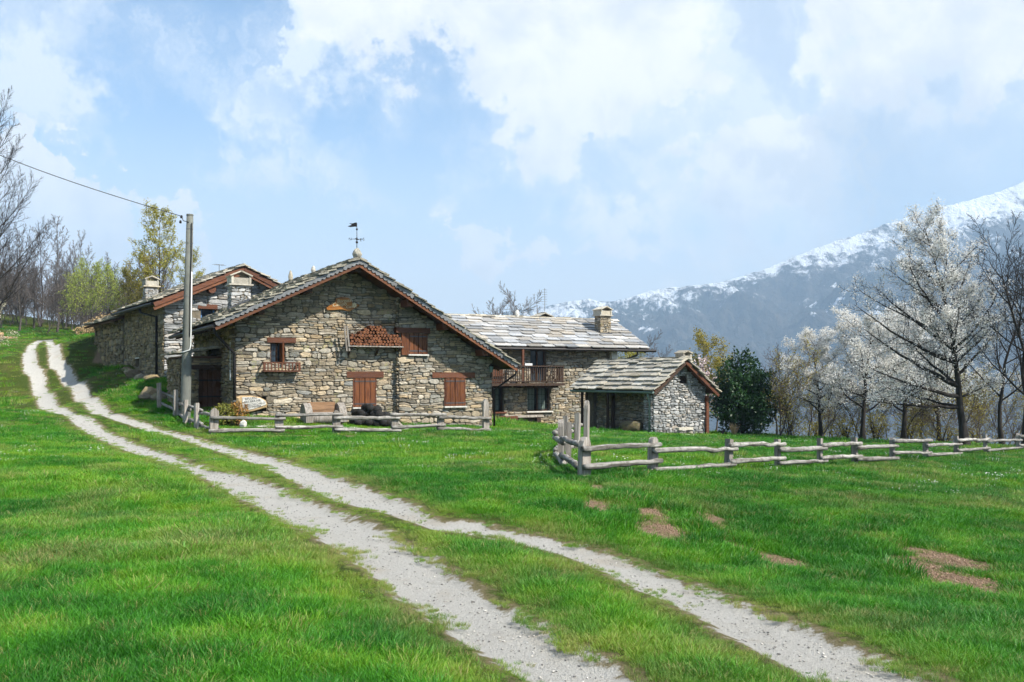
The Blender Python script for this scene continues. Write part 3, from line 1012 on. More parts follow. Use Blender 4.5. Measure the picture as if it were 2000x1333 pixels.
def chimney(h, x, y, z0, z1, w, d, seed, mat, cap_mat, gable_cap=True, stone_size=((.07, .13), (.12, .3))):
    c = MB().box((x, y, (z0 + z1) / 2 - .1), (w - .06, d - .06, z1 - z0 + .2)).build('chimney', M['mortar_pale'], h.root)
    hw, hd = w / 2 - .03, d / 2 - .03
    n0 = len(h.pieces)
    for o, a, n, L in (((x - hw, y - hd), (1, 0), (0, -1), 2 * hw), ((x - hw, y + hd), (0, -1), (-1, 0), 2 * hd), ((x + hw, y - hd), (0, 1), (1, 0), 2 * hd)):
        st = stone_wall(h, o, a, n, -.03, L + .03, z0, lambda s: z1, seed=seed, ch=stone_size[0], cw=stone_size[1], depth=(.02, .045), mat=mat, thick=.01, core=M['mortar_pale'], imp=1.0)
        core = st
        for i in range(n0, len(h.pieces)):
            p = h.pieces[i]
            if p[1] is core:
                h.pieces[i] = (p[0], c, p[2], p[3], p[4])
        me = core.data
        bpy.data.objects.remove(core)
        bpy.data.meshes.remove(me)
    # hood: two corner slabs, a band of slabs and a ridged lid
    hz_ = z1
    for sx in (-1, 1):
        MB().box((x + sx * (w / 2 - .03), y, hz_ + .16), (.07, d + .14, .32)).build('hood_slab', cap_mat, c)
    MB().box((x, y - d / 2 - .02, hz_ + .13), (w * .82, .05, .24)).build('hood_slab', cap_mat, c)
    MB().box((x, y, hz_ + .012), (w + .16, d + .16, .045)).build('hood_base', cap_mat, c)
    for sx in (-1, 1):
        rot = Matrix.Rotation(sx * R(24), 3, 'Y')
        MB().box((x + sx * w * .27, y, hz_ + .40), (w * .66, d + .22, .045), rot).build('hood_lid', cap_mat, c)
    return c


def stone_blob(name, c, s, seed, mat, parent=None, rough=.22, sub=2, pointed=0.0):
    """a free-standing irregular stone"""
    rng = random.Random(seed)
    import bmesh
    bm = bmesh.new()
    bmesh.ops.create_icosphere(bm, subdivisions=sub, radius=1.0)
    off = Vector((rng.uniform(0, 50), rng.uniform(0, 50), rng.uniform(0, 50)))
    for v in bm.verts:
        p = v.co.copy()
        k = 1 + rough * mnoise.noise(p * 1.6 + off) + rough * .5 * mnoise.noise(p * 4 + off)
        q = Vector((p.x * k, p.y * k, p.z * k))
        if pointed: q.x *= 1 - pointed * max(0, q.z); q.y *= 1 - pointed * max(0, q.z)
        v.co = Vector((q.x * s[0], q.y * s[1], q.z * s[2]))
    me = bpy.data.meshes.new(name)
    bm.to_mesh(me)
    bm.free()
    me.materials.append(mat)
    o = link(name, me, parent)
    o.location = c
    o.rotation_euler = (0, 0, rng.uniform(0, 6.28))
    return o


# ================================================================== main house (gable towards the camera)
H = House('stone_farmhouse', -5.21, 29.62, 28, 'large gabled rubble stone house with brown shutters and a weather vane on its ridge')
ZR, SL, SR = 5.22, 0.478, 0.581
XL, XR, YF, YB = -4.35, 5.59, -0.95, 8.0
WL, WR, WB = -3.6, 5.0, 7.4
STEP_X, STEP_Y = H.at(776, -0.1), -0.22
roofz = lambda x: ZR + SL * x if x < 0 else ZR - SR * x
wt_ = lambda x: roofz(x) - 0.17
gbase = lambda x, y=0.0: gz(*H.wx(x, y))
w1 = H.rect(528, 556, 670, 712, 0)
w2 = H.rect(691, 732, 739, 795, 0)
w3 = H.rect(869, 906, 739, 793, STEP_Y)
w4 = H.rect(799, 832, 652, 692, STEP_Y)
l1, l2 = H.rect(521, 577, 660, 670, 0), H.rect(676, 748, 726, 738, 0)
l3, l4 = H.rect(843, 926, 728, 738.5, STEP_Y), H.rect(772, 838, 641, 651, STEP_Y)
pl = H.rect(461, 523, 773, 806, 0)
bot = lambda s: gbase(s) - .05
stone_wall(H, (0, 0), (1, 0), (0, -1), WL, STEP_X + .1, bot, wt_, [w1, w2, (pl[0] + .05, pl[1] - .04, pl[2] + .03, pl[3] - .03)], seed=3, breaks=(0,), imp=1.3, ch=(.06, .15), cw=(.12, .42), depth=(.02, .055))
stone_wall(H, (0, STEP_Y), (1, 0), (0, -1), STEP_X, WR, bot, wt_, [w3, w4], seed=5, thick=.5, imp=1.2, cw=(.12, .44), ch=(.055, .15), depth=(.02, .055))
stone_wall(H, (STEP_X, STEP_Y), (0, 1), (-1, 0), 0, .2, bot, lambda s: wt_(STEP_X), seed=6, thick=.3, imp=.8, cw=(.12, .22), name='wall_return')
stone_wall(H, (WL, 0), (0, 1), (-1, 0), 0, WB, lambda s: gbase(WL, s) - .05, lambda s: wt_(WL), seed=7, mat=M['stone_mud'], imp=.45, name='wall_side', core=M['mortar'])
stone_wall(H, (WR, WB), (0, -1), (1, 0), 0, WB, -0.4, lambda s: wt_(WR), seed=8, stones=False, name='wall_side')
stone_wall(H, (WR, WB), (-1, 0), (0, 1), 0, WR - WL, -0.4, lambda s: wt_(WR - s), seed=9, stones=False, name='wall_back', breaks=(WR,))

roof = deck(H, [[(XL, YF, roofz(XL)), (XL, YB, roofz(XL)), (0, YB, ZR), (0, YF, ZR)], [(XR, YF, roofz(XR)), (0, YF, ZR), (0, YB, ZR), (XR, YB, roofz(XR))]])
sl_len, sr_len = math.hypot(-XL, SL * XL), math.hypot(XR, SR * XR)
roof_slope(H, roof, (XL, YF - .04, roofz(XL)), (0, 1, 0), (-XL, 0, -SL * XL), YB - YF + .05, sl_len, (.36, .7), .27, M['slate_old'], 11, imp=lambda u, v: 3 - u * .1, first=.1, rag=.06, thick=(.03, .06))
roof_slope(H, roof, (XR, YF - .04, roofz(XR)), (0, 1, 0), (-XR, 0, SR * XR), YB - YF + .05, sr_len, (.4, .7), .30, M['slate_old'], 12, imp=lambda u, v: 3.2 if u < .5 else .1, first=.1, rag=.05)
ridge_row(H, roof, (0, YF - .05, ZR + .05), (0, YB, ZR + .05), M['slate_old'], 13, imp=3.5)
# bargeboards, toothed trim, purlins
for (ex, sgn, sl) in ((XL, -1, SL), (XR, 1, SR)):
    a_, e_ = Vector((0, YF - .012, ZR - .04)), Vector((ex, YF - .012, roofz(ex) - .04))
    dn = Vector((0, 0, -1))
    MB().beam(a_ + dn * .13, e_ + dn * .13, .035, .085, up=(0, 0, 1)).build('bargeboard', M['barge'], H.root)
    MB().beam(a_ + dn * .05 + Vector((0, .03, 0)), e_ + dn * .05 + Vector((0, .03, 0)), .04, .10).build('barge_batten', M['wood_dark'], H.root)
    d = (e_ - a_)
    L = d.length
    d.normalize()
    nrm = Vector((0, -1, 0)).cross(d).normalized()
    if nrm.z > 0: nrm = -nrm
    k = int(L / .15)
    poly = [(0, .06)]
    for i in range(k):
        for q, dep in ((0.0, -.02), (.25, -.06), (.5, -.075), (.75, -.06)):
            poly.append(((i + q) * L / k, dep))
    poly += [(L, -.02), (L, .06)]
    MB().prism(poly, a_ + Vector((0, -.03, 0)), d, -nrm, Vector((0, -1, 0)), .012).build('toothed_trim', M['gutter_grey'], H.root)
for x, r_ in ((0.0, .11), (-1.55, .09), (-3.0, .09), (1.75, .11), (3.0, .10), (4.45, .10)):
    z_ = roofz(x) - .24
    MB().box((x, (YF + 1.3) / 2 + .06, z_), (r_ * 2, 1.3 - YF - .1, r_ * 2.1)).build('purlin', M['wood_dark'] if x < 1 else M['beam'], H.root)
for i in range(9):
    y_ = .3 + i * .85
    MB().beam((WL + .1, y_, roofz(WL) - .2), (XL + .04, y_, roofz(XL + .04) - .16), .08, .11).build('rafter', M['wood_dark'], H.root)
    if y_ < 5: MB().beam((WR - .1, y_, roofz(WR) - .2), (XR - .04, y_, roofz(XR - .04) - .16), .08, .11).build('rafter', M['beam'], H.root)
# openings
beam_x(H, 'lintel', *l1, 0)
beam_x(H, 'lintel', *l2, 0)
beam_x(H, 'lintel', *l3, STEP_Y)
beam_x(H, 'lintel', *l4, STEP_Y, .10)
shutters(H, *w2, 0)
shutters(H, *w3, STEP_Y)
shutters(H, *w4, STEP_Y)
pp = H.rect(783, 797, 650, 694, STEP_Y)
MB().box(((pp[0] + pp[1]) / 2, STEP_Y + .06, (pp[2] + pp[3]) / 2), (pp[1] - pp[0], .28, pp[3] - pp[2])).build('timber_post', M['shutter'], H.root)
# little barred window with an open leaf and a wooden window box
barred_window(H, *w1, 0, curtain=False, bars=(4, 4), depth=.14)
xw = w1[1]
MB().box((xw - .10, -.03, (w1[2] + w1[3]) / 2), (.06, .20, w1[3] - w1[2] - .03), Matrix.Rotation(R(18), 3, 'Z')).build('shutter', M['shutter'], H.root)
bx = H.rect(515, 586, 708, 727, -.3)
wb = MB().box(((bx[0] + bx[1]) / 2, -.17, bx[2] + .03), (bx[1] - bx[0], .3, .05)).build('window_box', M['beam'], H.root)
MB().box(((bx[0] + bx[1]) / 2, -.31, bx[3] - .015), (bx[1] - bx[0], .04, .04)).build('rail', M['beam'], wb)
for i in range(11):
    x = bx[0] + .02 + (bx[1] - bx[0] - .04) * i / 10
    MB().box((x, -.31, (bx[2] + bx[3]) / 2 + .015), (.035 if 0 < i < 10 else .07, .035, bx[3] - bx[2] - .075)).build('baluster', M['beam'], wb)
for s_ in (0, 1):
    MB().box((bx[s_] + (.02 if s_ == 0 else -.02), -.155, bx[3] - .015), (.04, .27, .04)).build('rail', M['beam'], wb)
# gutter and downpipes
gx_ = XL - .05
MB().tube([(gx_, YF, roofz(XL) - .09), (gx_, YB, roofz(XL) - .09)], .065, 8).build('gutter', M['metal_dark'], H.root)
p_b = H.at(458, -.06)
MB().tube([(XL, YF + .25, roofz(XL) - .12), (XL + .02, YF + .25, roofz(XL) - .28), (p_b, -.02, H.z(690, p_b, 0)), (p_b, -.06, H.z(705, p_b, 0)), (p_b, -.06, gbase(p_b) - .05)], .045, 8).build('downpipe', M['metal_dark'], H.root, True)
MB().tube([(p_b, -.06, H.z(785, p_b, 0)), (p_b, -.06, H.z(782, p_b, 0))], .055, 8).build('pipe_clip', M['gutter_grey'], H.root)
MB().tube([(XR + .05, YF, roofz(XR) - .08), (XR + .05, YB, roofz(XR) - .08)], .06, 8).build('gutter', M['metal_dark'], H.root)
MB().tube([(XR + .04, YF + .1, roofz(XR) - .1), (XR + .02, YF + .12, roofz(XR) - .3), (WR + .06, -.28, H.z(762, WR, -.2)), (WR + .06, -.28, gbase(WR) - .05)], .035, 8).build('downpipe', M['metal_dark'], H.root, True)
# chimney on the near slope
cx0, cy0 = -2.62, 4.25
chimney(H, cx0, cy0, roofz(cx0) - .2, roofz(cx0) + .78, .66, .66, 15, M['stone_cool'], M['slate_tan'])
MB().box((cx0 - .05, cy0 - .40, roofz(cx0) + .06), (.8, .08, .2), Matrix.Rotation(-math.atan(SL), 3, 'Y')).build('flashing', M['copper'], H.root)
# ridge stones
for px_, y_, s_ in ((605, 4.2, (.10, .09, .16)), (547, 7.4, (.09, .09, .26))):
    stone_blob('ridge_stone', (0, y_, ZR + .12 + s_[2] * .6), s_, int(y_ * 10), M['slate_tan'], H.root, .15, 2, .25)
stone_blob('ridge_stone', (0, YF + .25, ZR + .22), (.15, .14, .19), 77, M['slate_old'], H.root, .2, 2, .12)
H.finish()

# ================================================================== lean-to shed with the dark door
S = House('lean_to_shed', *H.wx(-3.6, 1.94), 28, 'low dark lean-to with a brown plank door beside the downpipe', 'shed')
dz0 = gz(*S.wx(-.5, -.1))
dr = S.rect(388, 434, 722, 806, 0)
xl = S.at(352, 0)
zt = S.z(700, -.6, 0)
stone_wall(S, (0, 0), (1, 0), (0, -1), xl, 0.02, dz0 - .05, lambda s: zt, [(dr[0], dr[1], dz0 - .5, dr[3])], seed=21, mat=M['stone_mud'], imp=1)
stone_wall(S, (xl, 0), (0, 1), (-1, 0), 0, 2.6, dz0 + .1, lambda s: zt - .05, seed=22, mat=M['stone_mud'], imp=.9, name='wall_side', ch=(.07, .15), cw=(.12, .35))
d_ = MB().box(((dr[0] + dr[1]) / 2, .16, (dz0 + dr[3]) / 2), (dr[1] - dr[0], .04, dr[3] - dz0)).build('door', M['wood_dark'], S.root)
for i in range(5):
    x = dr[0] + (dr[1] - dr[0]) * (i + .5) / 5
    MB().box((x, .13, (dz0 + dr[3]) / 2), ((dr[1] - dr[0]) / 5 - .008, .03, dr[3] - dz0 - .01)).build('plank', M['shutter_dark'] if 'shutter_dark' in M else M['soffit'], d_)
for zz in (.3, .72):
    MB().box(((dr[0] + dr[1]) / 2, .108, dz0 + (dr[3] - dz0) * zz), (dr[1] - dr[0] - .02, .012, .05)).build('hinge_strap', M['metal_dark'], d_)
MB().box(((xl + 0) / 2 + .1, -.02, dr[3] + .07), (abs(xl) - .25, .2, .13)).build('lintel', M['wood_dark'], S.root)
rf = MB().box((xl * .5, 1.25, zt + .03), (abs(xl) + .05, 2.6, .06)).build('roof', M['soffit'], S.root)
roof_slope(S, rf, (xl - .25, -.25, zt + .04), (0, 1, 0), (1, 0, .18), 2.9, 1.5, (.4, .7), .4, M['slate_old'], 24, thick=(.03, .06))
S.finish()

# ================================================================== left house, up the slope
A = House('hillside_stone_house', -13.6, 36.0, 34, 'stone house up the slope behind the pole with red-brown double bargeboards')
AZ_, AS, AX = 6.04, 0.455, 3.0
arz = lambda x: AZ_ - AS * abs(x - AX)
ayb = 7.2
agb = lambda x, y: gz(*A.wx(x, y))
al = A.rect(386, 424, 595, 604, 0)
aw = (al[0] + .12, al[1] - .05, A.z(650, al[0], 0), al[2] - .01)
stone_wall(A, (0, 0), (1, 0), (0, -1), 0, 6.0, lambda s: agb(s, 0) - .1, lambda s: arz(s) - .16, [aw], seed=31, mat=M['stone_cool'], breaks=(AX,), imp=1.2, ch=(.08, .2), cw=(.25, .8), core=M['mortar_pale'])
aw2 = [(A.at_y(272, 0), A.at_y(265, 0), 2.0, 2.35)]
aw2 = [(min(q[0], q[1]), max(q[0], q[1]), q[2], q[3]) for q in aw2]
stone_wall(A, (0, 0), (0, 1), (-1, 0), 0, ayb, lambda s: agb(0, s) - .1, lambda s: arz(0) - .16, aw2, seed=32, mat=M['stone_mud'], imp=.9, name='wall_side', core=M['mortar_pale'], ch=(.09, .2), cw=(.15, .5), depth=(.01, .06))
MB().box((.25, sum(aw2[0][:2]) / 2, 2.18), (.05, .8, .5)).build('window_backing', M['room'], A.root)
MB().box((.12, sum(aw2[0][:2]) / 2, 2.38), (.3, .75, .05)).build('lintel', M['white_stone'], A.root)
stone_wall(A, (6.0, ayb), (0, -1), (1, 0), 0, ayb, 0.5, lambda s: arz(6) - .16, seed=33, stones=False, name='wall_side')
stone_wall(A, (6, ayb), (-1, 0), (0, 1), 0, 6, 1.5, lambda s: arz(6 - s) - .16, seed=34, stones=False, name='wall_back', breaks=(AX,))
eL, eR, aYF = -.48, 6.5, -.5
aroof = deck(A, [[(eL, aYF, arz(eL)), (eL, ayb + .3, arz(eL)), (AX, ayb + .3, AZ_), (AX, aYF, AZ_)], [(eR, aYF, arz(eR)), (AX, aYF, AZ_), (AX, ayb + .3, AZ_), (eR, ayb + .3, arz(eR))]])
roof_slope(A, aroof, (eL, aYF - .04, arz(eL)), (0, 1, 0), (1, 0, AS), ayb + .8, math.hypot(AX - eL, AS * (AX - eL)), (.4, .8), .30, M['slate_tan'], 35, imp=lambda u, v: 3 - .1 * u, first=.08)
roof_slope(A, aroof, (eR, aYF - .04, arz(eR)), (0, 1, 0), (-1, 0, AS), ayb + .8, math.hypot(eR - AX, AS * (eR - AX)), (.4, .8), .30, M['slate_tan'], 36, imp=lambda u, v: 3.2 if u < .5 else .1, first=.08)
ridge_row(A, aroof, (AX, aYF - .05, AZ_ + .04), (AX, ayb + .3, AZ_ + .04), M['slate_old'], 37, imp=3)
for ex in (eL, eR):
    for k, (dz, w_, h_, mm_) in enumerate(((-.12, .04, .17, M['beam']), (-.27, .07, .12, M['barge']))):
        MB().beam((AX, aYF - .01 + .05 * k, AZ_ + dz), (ex, aYF - .01 + .05 * k, arz(ex) + dz), w_, h_).build('bargeboard', mm_, A.root)
px_l = A.at(413, -.3)
MB().tube([(px_l, -.42, arz(px_l) - .42), (px_l, .6, arz(px_l) - .42)], .155, 12).build('purlin', M['beam'], A.root)
MB().tube([(5.0, -.42, arz(5) - .4), (5.0, .6, arz(5) - .4)], .14, 12).build('purlin', M['beam'], A.root)
beam_x(A, 'lintel', *al, 0)
MB().box(((aw[0] + aw[1]) / 2, .2, (aw[2] + aw[3]) / 2), (aw[1] - aw[0], .03, aw[3] - aw[2])).build('window_pane', M['glass'], A.root)
fm = MB()
for x in (aw[0] + .04, aw[1] - .04): fm.box((x, .16, (aw[2] + aw[3]) / 2), (.08, .05, aw[3] - aw[2]))
fm.build('window_frame', M['blue'], A.root)
MB().tube([(eL - .05, aYF + .05, arz(eL) - .08), (eL - .05, ayb, arz(eL) - .08)], .07, 8).build('gutter', M['metal_dark'], A.root)
py_ = A.at_y(306, -.07)
py_ = max(.25, min(py_, .9))
MB().tube([(eL, py_ + 1.1, arz(eL) - .12), (eL + .02, py_ + 1.0, arz(eL) - .3), (-.08, py_, arz(eL) - .5), (-.08, py_, agb(0, py_) - .05)], .05, 8).build('downpipe', M['metal_dark'], A.root, True)
ch_y = 5.6
ch_x = 0.75
chimney(A, ch_x, ch_y, arz(ch_x) - .2, arz(ch_x) + .55, .55, .55, 39, M['stone_cool'], M['slate_tan'])
A.finish(300, 300)

# older, lower end of the same row
B = House('old_barn', *A.wx(0, ayb + .02), 34, 'old low rubble barn with a ragged slab roof at the top of the row', 'barn')
bgb = lambda x, y: gz(*B.wx(x, y))
brz = lambda x: AZ_ - .42 - AS * abs(x - AX) * .93
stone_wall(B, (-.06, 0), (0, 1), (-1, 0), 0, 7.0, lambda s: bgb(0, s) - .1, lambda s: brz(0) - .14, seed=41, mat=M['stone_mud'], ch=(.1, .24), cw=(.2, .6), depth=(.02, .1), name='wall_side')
stone_wall(B, (6, 7.0), (-1, 0), (0, 1), 0, 6, 2.5, lambda s: brz(6 - s) - .14, stones=False, name='wall_back', breaks=(AX,))
stone_wall(B, (-.06, 0.0), (1, 0), (0, -1), .45, 6, 1.8, lambda s: brz(s) - .14, stones=False, name='wall_front', breaks=(AX,), thick=.3)
broof = deck(B, [[(-.5, .05, brz(-.5)), (-.5, 7.6, brz(-.5)), (AX, 7.6, brz(AX)), (AX, .05, brz(AX))], [(6.4, .05, brz(6.4)), (AX, .05, brz(AX)), (AX, 7.6, brz(AX)), (6.4, 7.6, brz(6.4))]])
roof_slope(B, broof, (-.5, .05, brz(-.5)), (0, 1, 0), (1, 0, AS * .93), 7.5, 3.7, (.4, .9), .34, M['slate_old'], 43, rag=.13, thick=(.03, .07), first=.2)
roof_slope(B, broof, (6.4, .05, brz(6.4)), (0, 1, 0), (-1, 0, AS * .93), 7.5, 3.6, (.5, .9), .4, M['slate_old'], 44, imp=lambda u, v: .1)
B.finish(300, 200)

# ================================================================== rear house with the balcony
C_ = House('balcony_house', 7.0, 47.0, 28, 'two-storey stone house with a pale slab roof and a dark wooden balcony')
CZ, CS, CY = 2.96, 0.476, 3.38
crz = lambda y: CZ + CS * (y if y < CY else 2 * CY - y)
CX0, CX1, CW = -12.6, 0.0, 0.6
cwr, cwl = C_.at(1196, CW), -11.6
cgb = lambda x, y: gz(*C_.wx(x, y))
g1, g2 = C_.rect(948, 983, 757, 805, CW), C_.rect(1030, 1074, 757, 803, CW)
u1 = C_.rect(1036, 1066, 685, 748, CW)
zfl = C_.z(749, -5, -.3)
u1 = (u1[0], u1[1], zfl + .03, min(u1[3], crz(CW) - .25))
stone_wall(C_, (0, CW), (1, 0), (0, -1), cwl, cwr, lambda s: cgb(s, CW) - .1, lambda s: crz(CW) - .12, [g1, g2, u1], seed=51, imp=1.1, ch=(.07, .16), cw=(.15, .48), mat=M['stone_warm'])
stone_wall(C_, (cwr, CW), (0, 1), (1, 0), 0, 5.6, -1.3, lambda s: crz(CW + s) - .12, seed=52, imp=.5, name='wall_side', breaks=(CY - CW,))
stone_wall(C_, (cwl, CW + 5.6), (0, -1), (-1, 0), 0, 5.6, -1.0, lambda s: crz(CW + 5.6 - s) - .12, stones=False, name='wall_side', breaks=(5.6 - (CY - CW),))
stone_wall(C_, (cwr, CW + 5.6), (-1, 0), (0, 1), 0, cwr - cwl, -1.3, lambda s: crz(CW + 5.6) - .12, stones=False, name='wall_back')
croof = deck(C_, [[(CX0, 0, CZ), (CX1, 0, CZ), (CX1, CY, crz(CY)), (CX0, CY, crz(CY))], [(CX0, 2 * CY, CZ), (CX0, CY, crz(CY)), (CX1, CY, crz(CY)), (CX1, 2 * CY, CZ)]])
cs_len = math.hypot(CY, CS * CY)
roof_slope(C_, croof, (CX0, -.05, CZ), (1, 0, 0), (0, 1, CS), CX1 - CX0, cs_len, (.55, .95), .36, M['slate_pale'], 53, imp=lambda u, v: 3, first=.08, rag=.05, thick=(.03, .055))
roof_slope(C_, croof, (CX0, 2 * CY + .05, CZ), (1, 0, 0), (0, -1, CS), CX1 - CX0, cs_len, (.6, .95), .4, M['slate_pale'], 54, imp=lambda u, v: .1)
ridge_row(C_, croof, (CX0, CY, crz(CY) + .03), (CX1, CY, crz(CY) + .03), M['slate_tan'], 55, w=(.4, .7), imp=2)
MB().tube([(CX0, -.08, CZ - .07), (CX1 + .35, -.08, CZ - .07)], .075, 8).build('gutter', M['metal_dark'], C_.root)
MB().tube([(cwr + 1.1, -.05, CZ - .1), (cwr + 1.1, 0, CZ - .3), (cwr + .12, CW, CZ - .75), (cwr + .12, CW - .02, 0.4)], .05, 8).build('downpipe', M['metal_dark'], C_.root, True)
MB().box((C_.at(1197, CW - .1), CW - .12, C_.z(697, cwr, CW)), (.34, .3, .75)).build('wall_pier', M['white_stone'], C_.root)
for i in range(10):
    x = cwl + .6 + i * (CX1 - cwl - .8) / 9
    MB().beam((x, CW + .1, crz(CW) - .16), (x, .03, crz(.03) - .14), .09, .12).build('rafter', M['soffit'], C_.root)
barred_window(C_, *g1, CW, bars=(6, 5))
barred_window(C_, *g2, CW, bars=(7, 5))
for g in (g1, g2):
    MB().box(((g[0] + g[1]) / 2, CW - .06, g[2] - .035), (g[1] - g[0] + .2, .22, .06)).build('sill', M['white_stone'] if g is g2 else M['beam'], C_.root)
    MB().box(((g[0] + g[1]) / 2, CW + .02, g[3] + .07), (g[1] - g[0] + .3, .26, .14)).build('lintel', M['soffit'], C_.root)
dw = MB()
for x in (u1[0] + .03, (u1[0] + u1[1]) / 2, u1[1] - .03): dw.box((x, CW + .14, (u1[2] + u1[3]) / 2), (.06, .06, u1[3] - u1[2]))
dw = dw.build('balcony_door', M['soffit'], C_.root)
MB().box(((u1[0] + u1[1]) / 2, CW + .18, (u1[2] + u1[3]) / 2), (u1[1] - u1[0], .02, u1[3] - u1[2])).build('pane', M['glass'], dw)
# balcony
bxr, bxl, byf = C_.at(1101, -.35), C_.at(940, -.35), -.35
zrl = C_.z(716, -5, byf)
bal = MB().box(((bxl + bxr) / 2, (byf + CW) / 2, zfl - .05), (bxr - bxl, CW - byf - .02, .07)).build('balcony', M['wood_dark'], C_.root)
MB().box(((bxl + bxr) / 2, byf - .03, zfl - .05), (bxr - bxl + .05, .05, .13)).build('fascia', M['wood_dark'], bal)
for zz in (zrl, zfl + .1):
    MB().box(((bxl + bxr) / 2, byf, zz), (bxr - bxl, .06, .06)).build('hand_rail', M['wood_dark'], bal)
nb_ = 38
for i in range(nb_):
    x = bxl + .03 + (bxr - bxl - .06) * i / (nb_ - 1)
    wide = i > nb_ - 6
    MB().box((x, byf + .035, (zfl + zrl) / 2 + .03), (.075 if wide else .045, .025, zrl - zfl - .03)).build('baluster', M['wood_dark'], bal)
MB().box((bxr - .03, (byf + CW) / 2, zrl), (.05, CW - byf, .05)).build('hand_rail', M['wood_dark'], bal)
for i in range(5):
    MB().box((bxr - .03, byf + .15 + i * .17, (zfl + zrl) / 2), (.02, .05, zrl - zfl - .1)).build('baluster', M['wood_dark'], bal)
xp = C_.at(1023, byf)
MB().box((xp, byf + .09, (zfl + CZ) / 2 - .05), (.10, .10, CZ - zfl - .12)).build('post', M['beam'], bal)
for i in range(7):
    x = bxl + .3 + (bxr - bxl - .6) * i / 6
    MB().box((x, (byf + CW) / 2 + .05, zfl - .15), (.12, CW - byf - .1, .12)).build('joist', M['wood_dark'], bal)
for p0, p1 in ((1000, 1011), (1028, 1042)):
    r_ = C_.rect(p0, p1, 709, 715, byf)
    MB().box(((r_[0] + r_[1]) / 2, byf + .18, zrl + .06), (r_[1] - r_[0], .14, .14)).build('planter_box', M['white'], bal)
for i in range(7):
    x = C_.at(953, 0) + i * .13
    MB().box((x, .10, (zfl + zrl) / 2 + .02), (.122, .03, zrl - zfl)).build('screen_plank', M['beam'], bal)
# chimney, ridge chimney and ridge stone
cxx = C_.at(1177, 1.75)
chimney(C_, cxx, 1.75, crz(1.75) - .15, crz(1.75) + .92, .66, .6, 57, M['stone_warm'], M['slate_tan'], stone_size=((.06, .11), (.1, .26)))
MB().box((cxx, 1.42, crz(1.42) + .1), (.72, .06, .2)).build('flashing', M['copper'], C_.root)
cx2 = C_.at(1058, CY + .5)
MB().box((cx2, CY + .5, crz(CY) + .02), (.7, .6, .3)).build('vent_hood', M['mortar_pale'], C_.root)
for sx in (-1, 1):
    MB().box((cx2 + sx * .23, CY + .5, crz(CY) + .25), (.62, .8, .05), Matrix.Rotation(sx * R(20), 3, 'Y')).build('hood_lid', M['slate_tan'], C_.root)
stone_blob('ridge_stone', (C_.at(1010, CY), CY, crz(CY) + .2), (.12, .1, .24), 5, M['white_stone'], C_.root, .15)
C_.finish()

# ================================================================== small outbuilding at the right
D = House('stone_outbuilding', 5.5, 36.0, 28, 'small pale stone outbuilding with a slab roof and open porch beside the dark shrub', 'outbuilding')
DW, DL, DZ, DRZ = 2.62, 5.6, 1.02, 2.26
dpk = 1.32
DS = (DRZ - DZ) / (dpk + .22)
drz = lambda x: DRZ - DS * abs(x - dpk)
dgb = lambda x, y: gz(*D.wx(x, y))
vent = D.rect(1328, 1341, 735, 749, 0)
stone_wall(D, (0, 0), (1, 0), (0, -1), 0.0, DW, lambda s: dgb(s, 0) - .1, lambda s: drz(s) - .1, [vent], seed=61, mat=M['stone_cool'], breaks=(dpk,), ch=(.06, .13), cw=(.1, .3), depth=(.03, .08), imp=1.4, core=M['mortar_pale'])
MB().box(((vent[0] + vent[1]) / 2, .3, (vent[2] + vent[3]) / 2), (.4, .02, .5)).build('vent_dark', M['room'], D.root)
vf = MB()
for k in range(4): vf.box(((vent[0] + vent[1]) / 2, .06, vent[2] + (vent[3] - vent[2]) * (k + .5) / 4), (vent[1] - vent[0] - .01, .05, .03), Matrix.Rotation(R(35), 3, 'X'))
vf.build('vent_slats', M['wood_dark'], D.root)
stone_wall(D, (.0, .0), (0, 1), (-1, 0), 0, .55, lambda s: dgb(0, s) - .1, lambda s: drz(0) - .1, seed=62, mat=M['stone_cool'], ch=(.06, .13), cw=(.1, .3), imp=1, name='wall_side')
stone_wall(D, (.62, .0), (0, 1), (-1, 0), .4, DL - .3, lambda s: dgb(.6, s) - .15, lambda s: drz(.6) - .1, seed=63, mat=M['stone_warm'], ch=(.07, .15), cw=(.12, .4), imp=.9, name='wall_porch', thick=.3)
stone_wall(D, (DW, DL - .3), (0, -1), (1, 0), 0, DL - .3, -1.2, lambda s: drz(DW) - .1, stones=False, name='wall_side')
stone_wall(D, (DW, DL - .3), (-1, 0), (0, 1), 0, DW - .4, -1.2, lambda s: drz(DW - s) - .1, stones=False, name='wall_back', breaks=(DW - dpk,))
deL, deR, dYF = -.22, DW + .35, -.4
droof = deck(D, [[(deL, dYF, drz(deL)), (deL, DL, drz(deL)), (dpk, DL, DRZ), (dpk, dYF, DRZ)], [(deR, dYF, drz(deR)), (dpk, dYF, DRZ), (dpk, DL, DRZ), (deR, DL, drz(deR))]], thick=.06)
roof_slope(D, droof, (deL, dYF - .05, drz(deL)), (0, 1, 0), (1, 0, DS), DL - dYF + .1, math.hypot(dpk - deL, DS * (dpk - deL)), (.42, .75), .27, M['slate_tan'], 65, imp=lambda u, v: 3, first=.08, rag=.05, thick=(.04, .065))
roof_slope(D, droof, (deR, dYF - .05, drz(deR)), (0, 1, 0), (-1, 0, DS), DL - dYF + .1, math.hypot(deR - dpk, DS * (deR - dpk)), (.4, .6), .28, M['slate_tan'], 66, imp=lambda u, v: 2 if u < .6 else .1, first=.08)
ridge_row(D, droof, (dpk, dYF - .05, DRZ + .02), (dpk, DL, DRZ + .02), M['slate_old'], 67, imp=2)
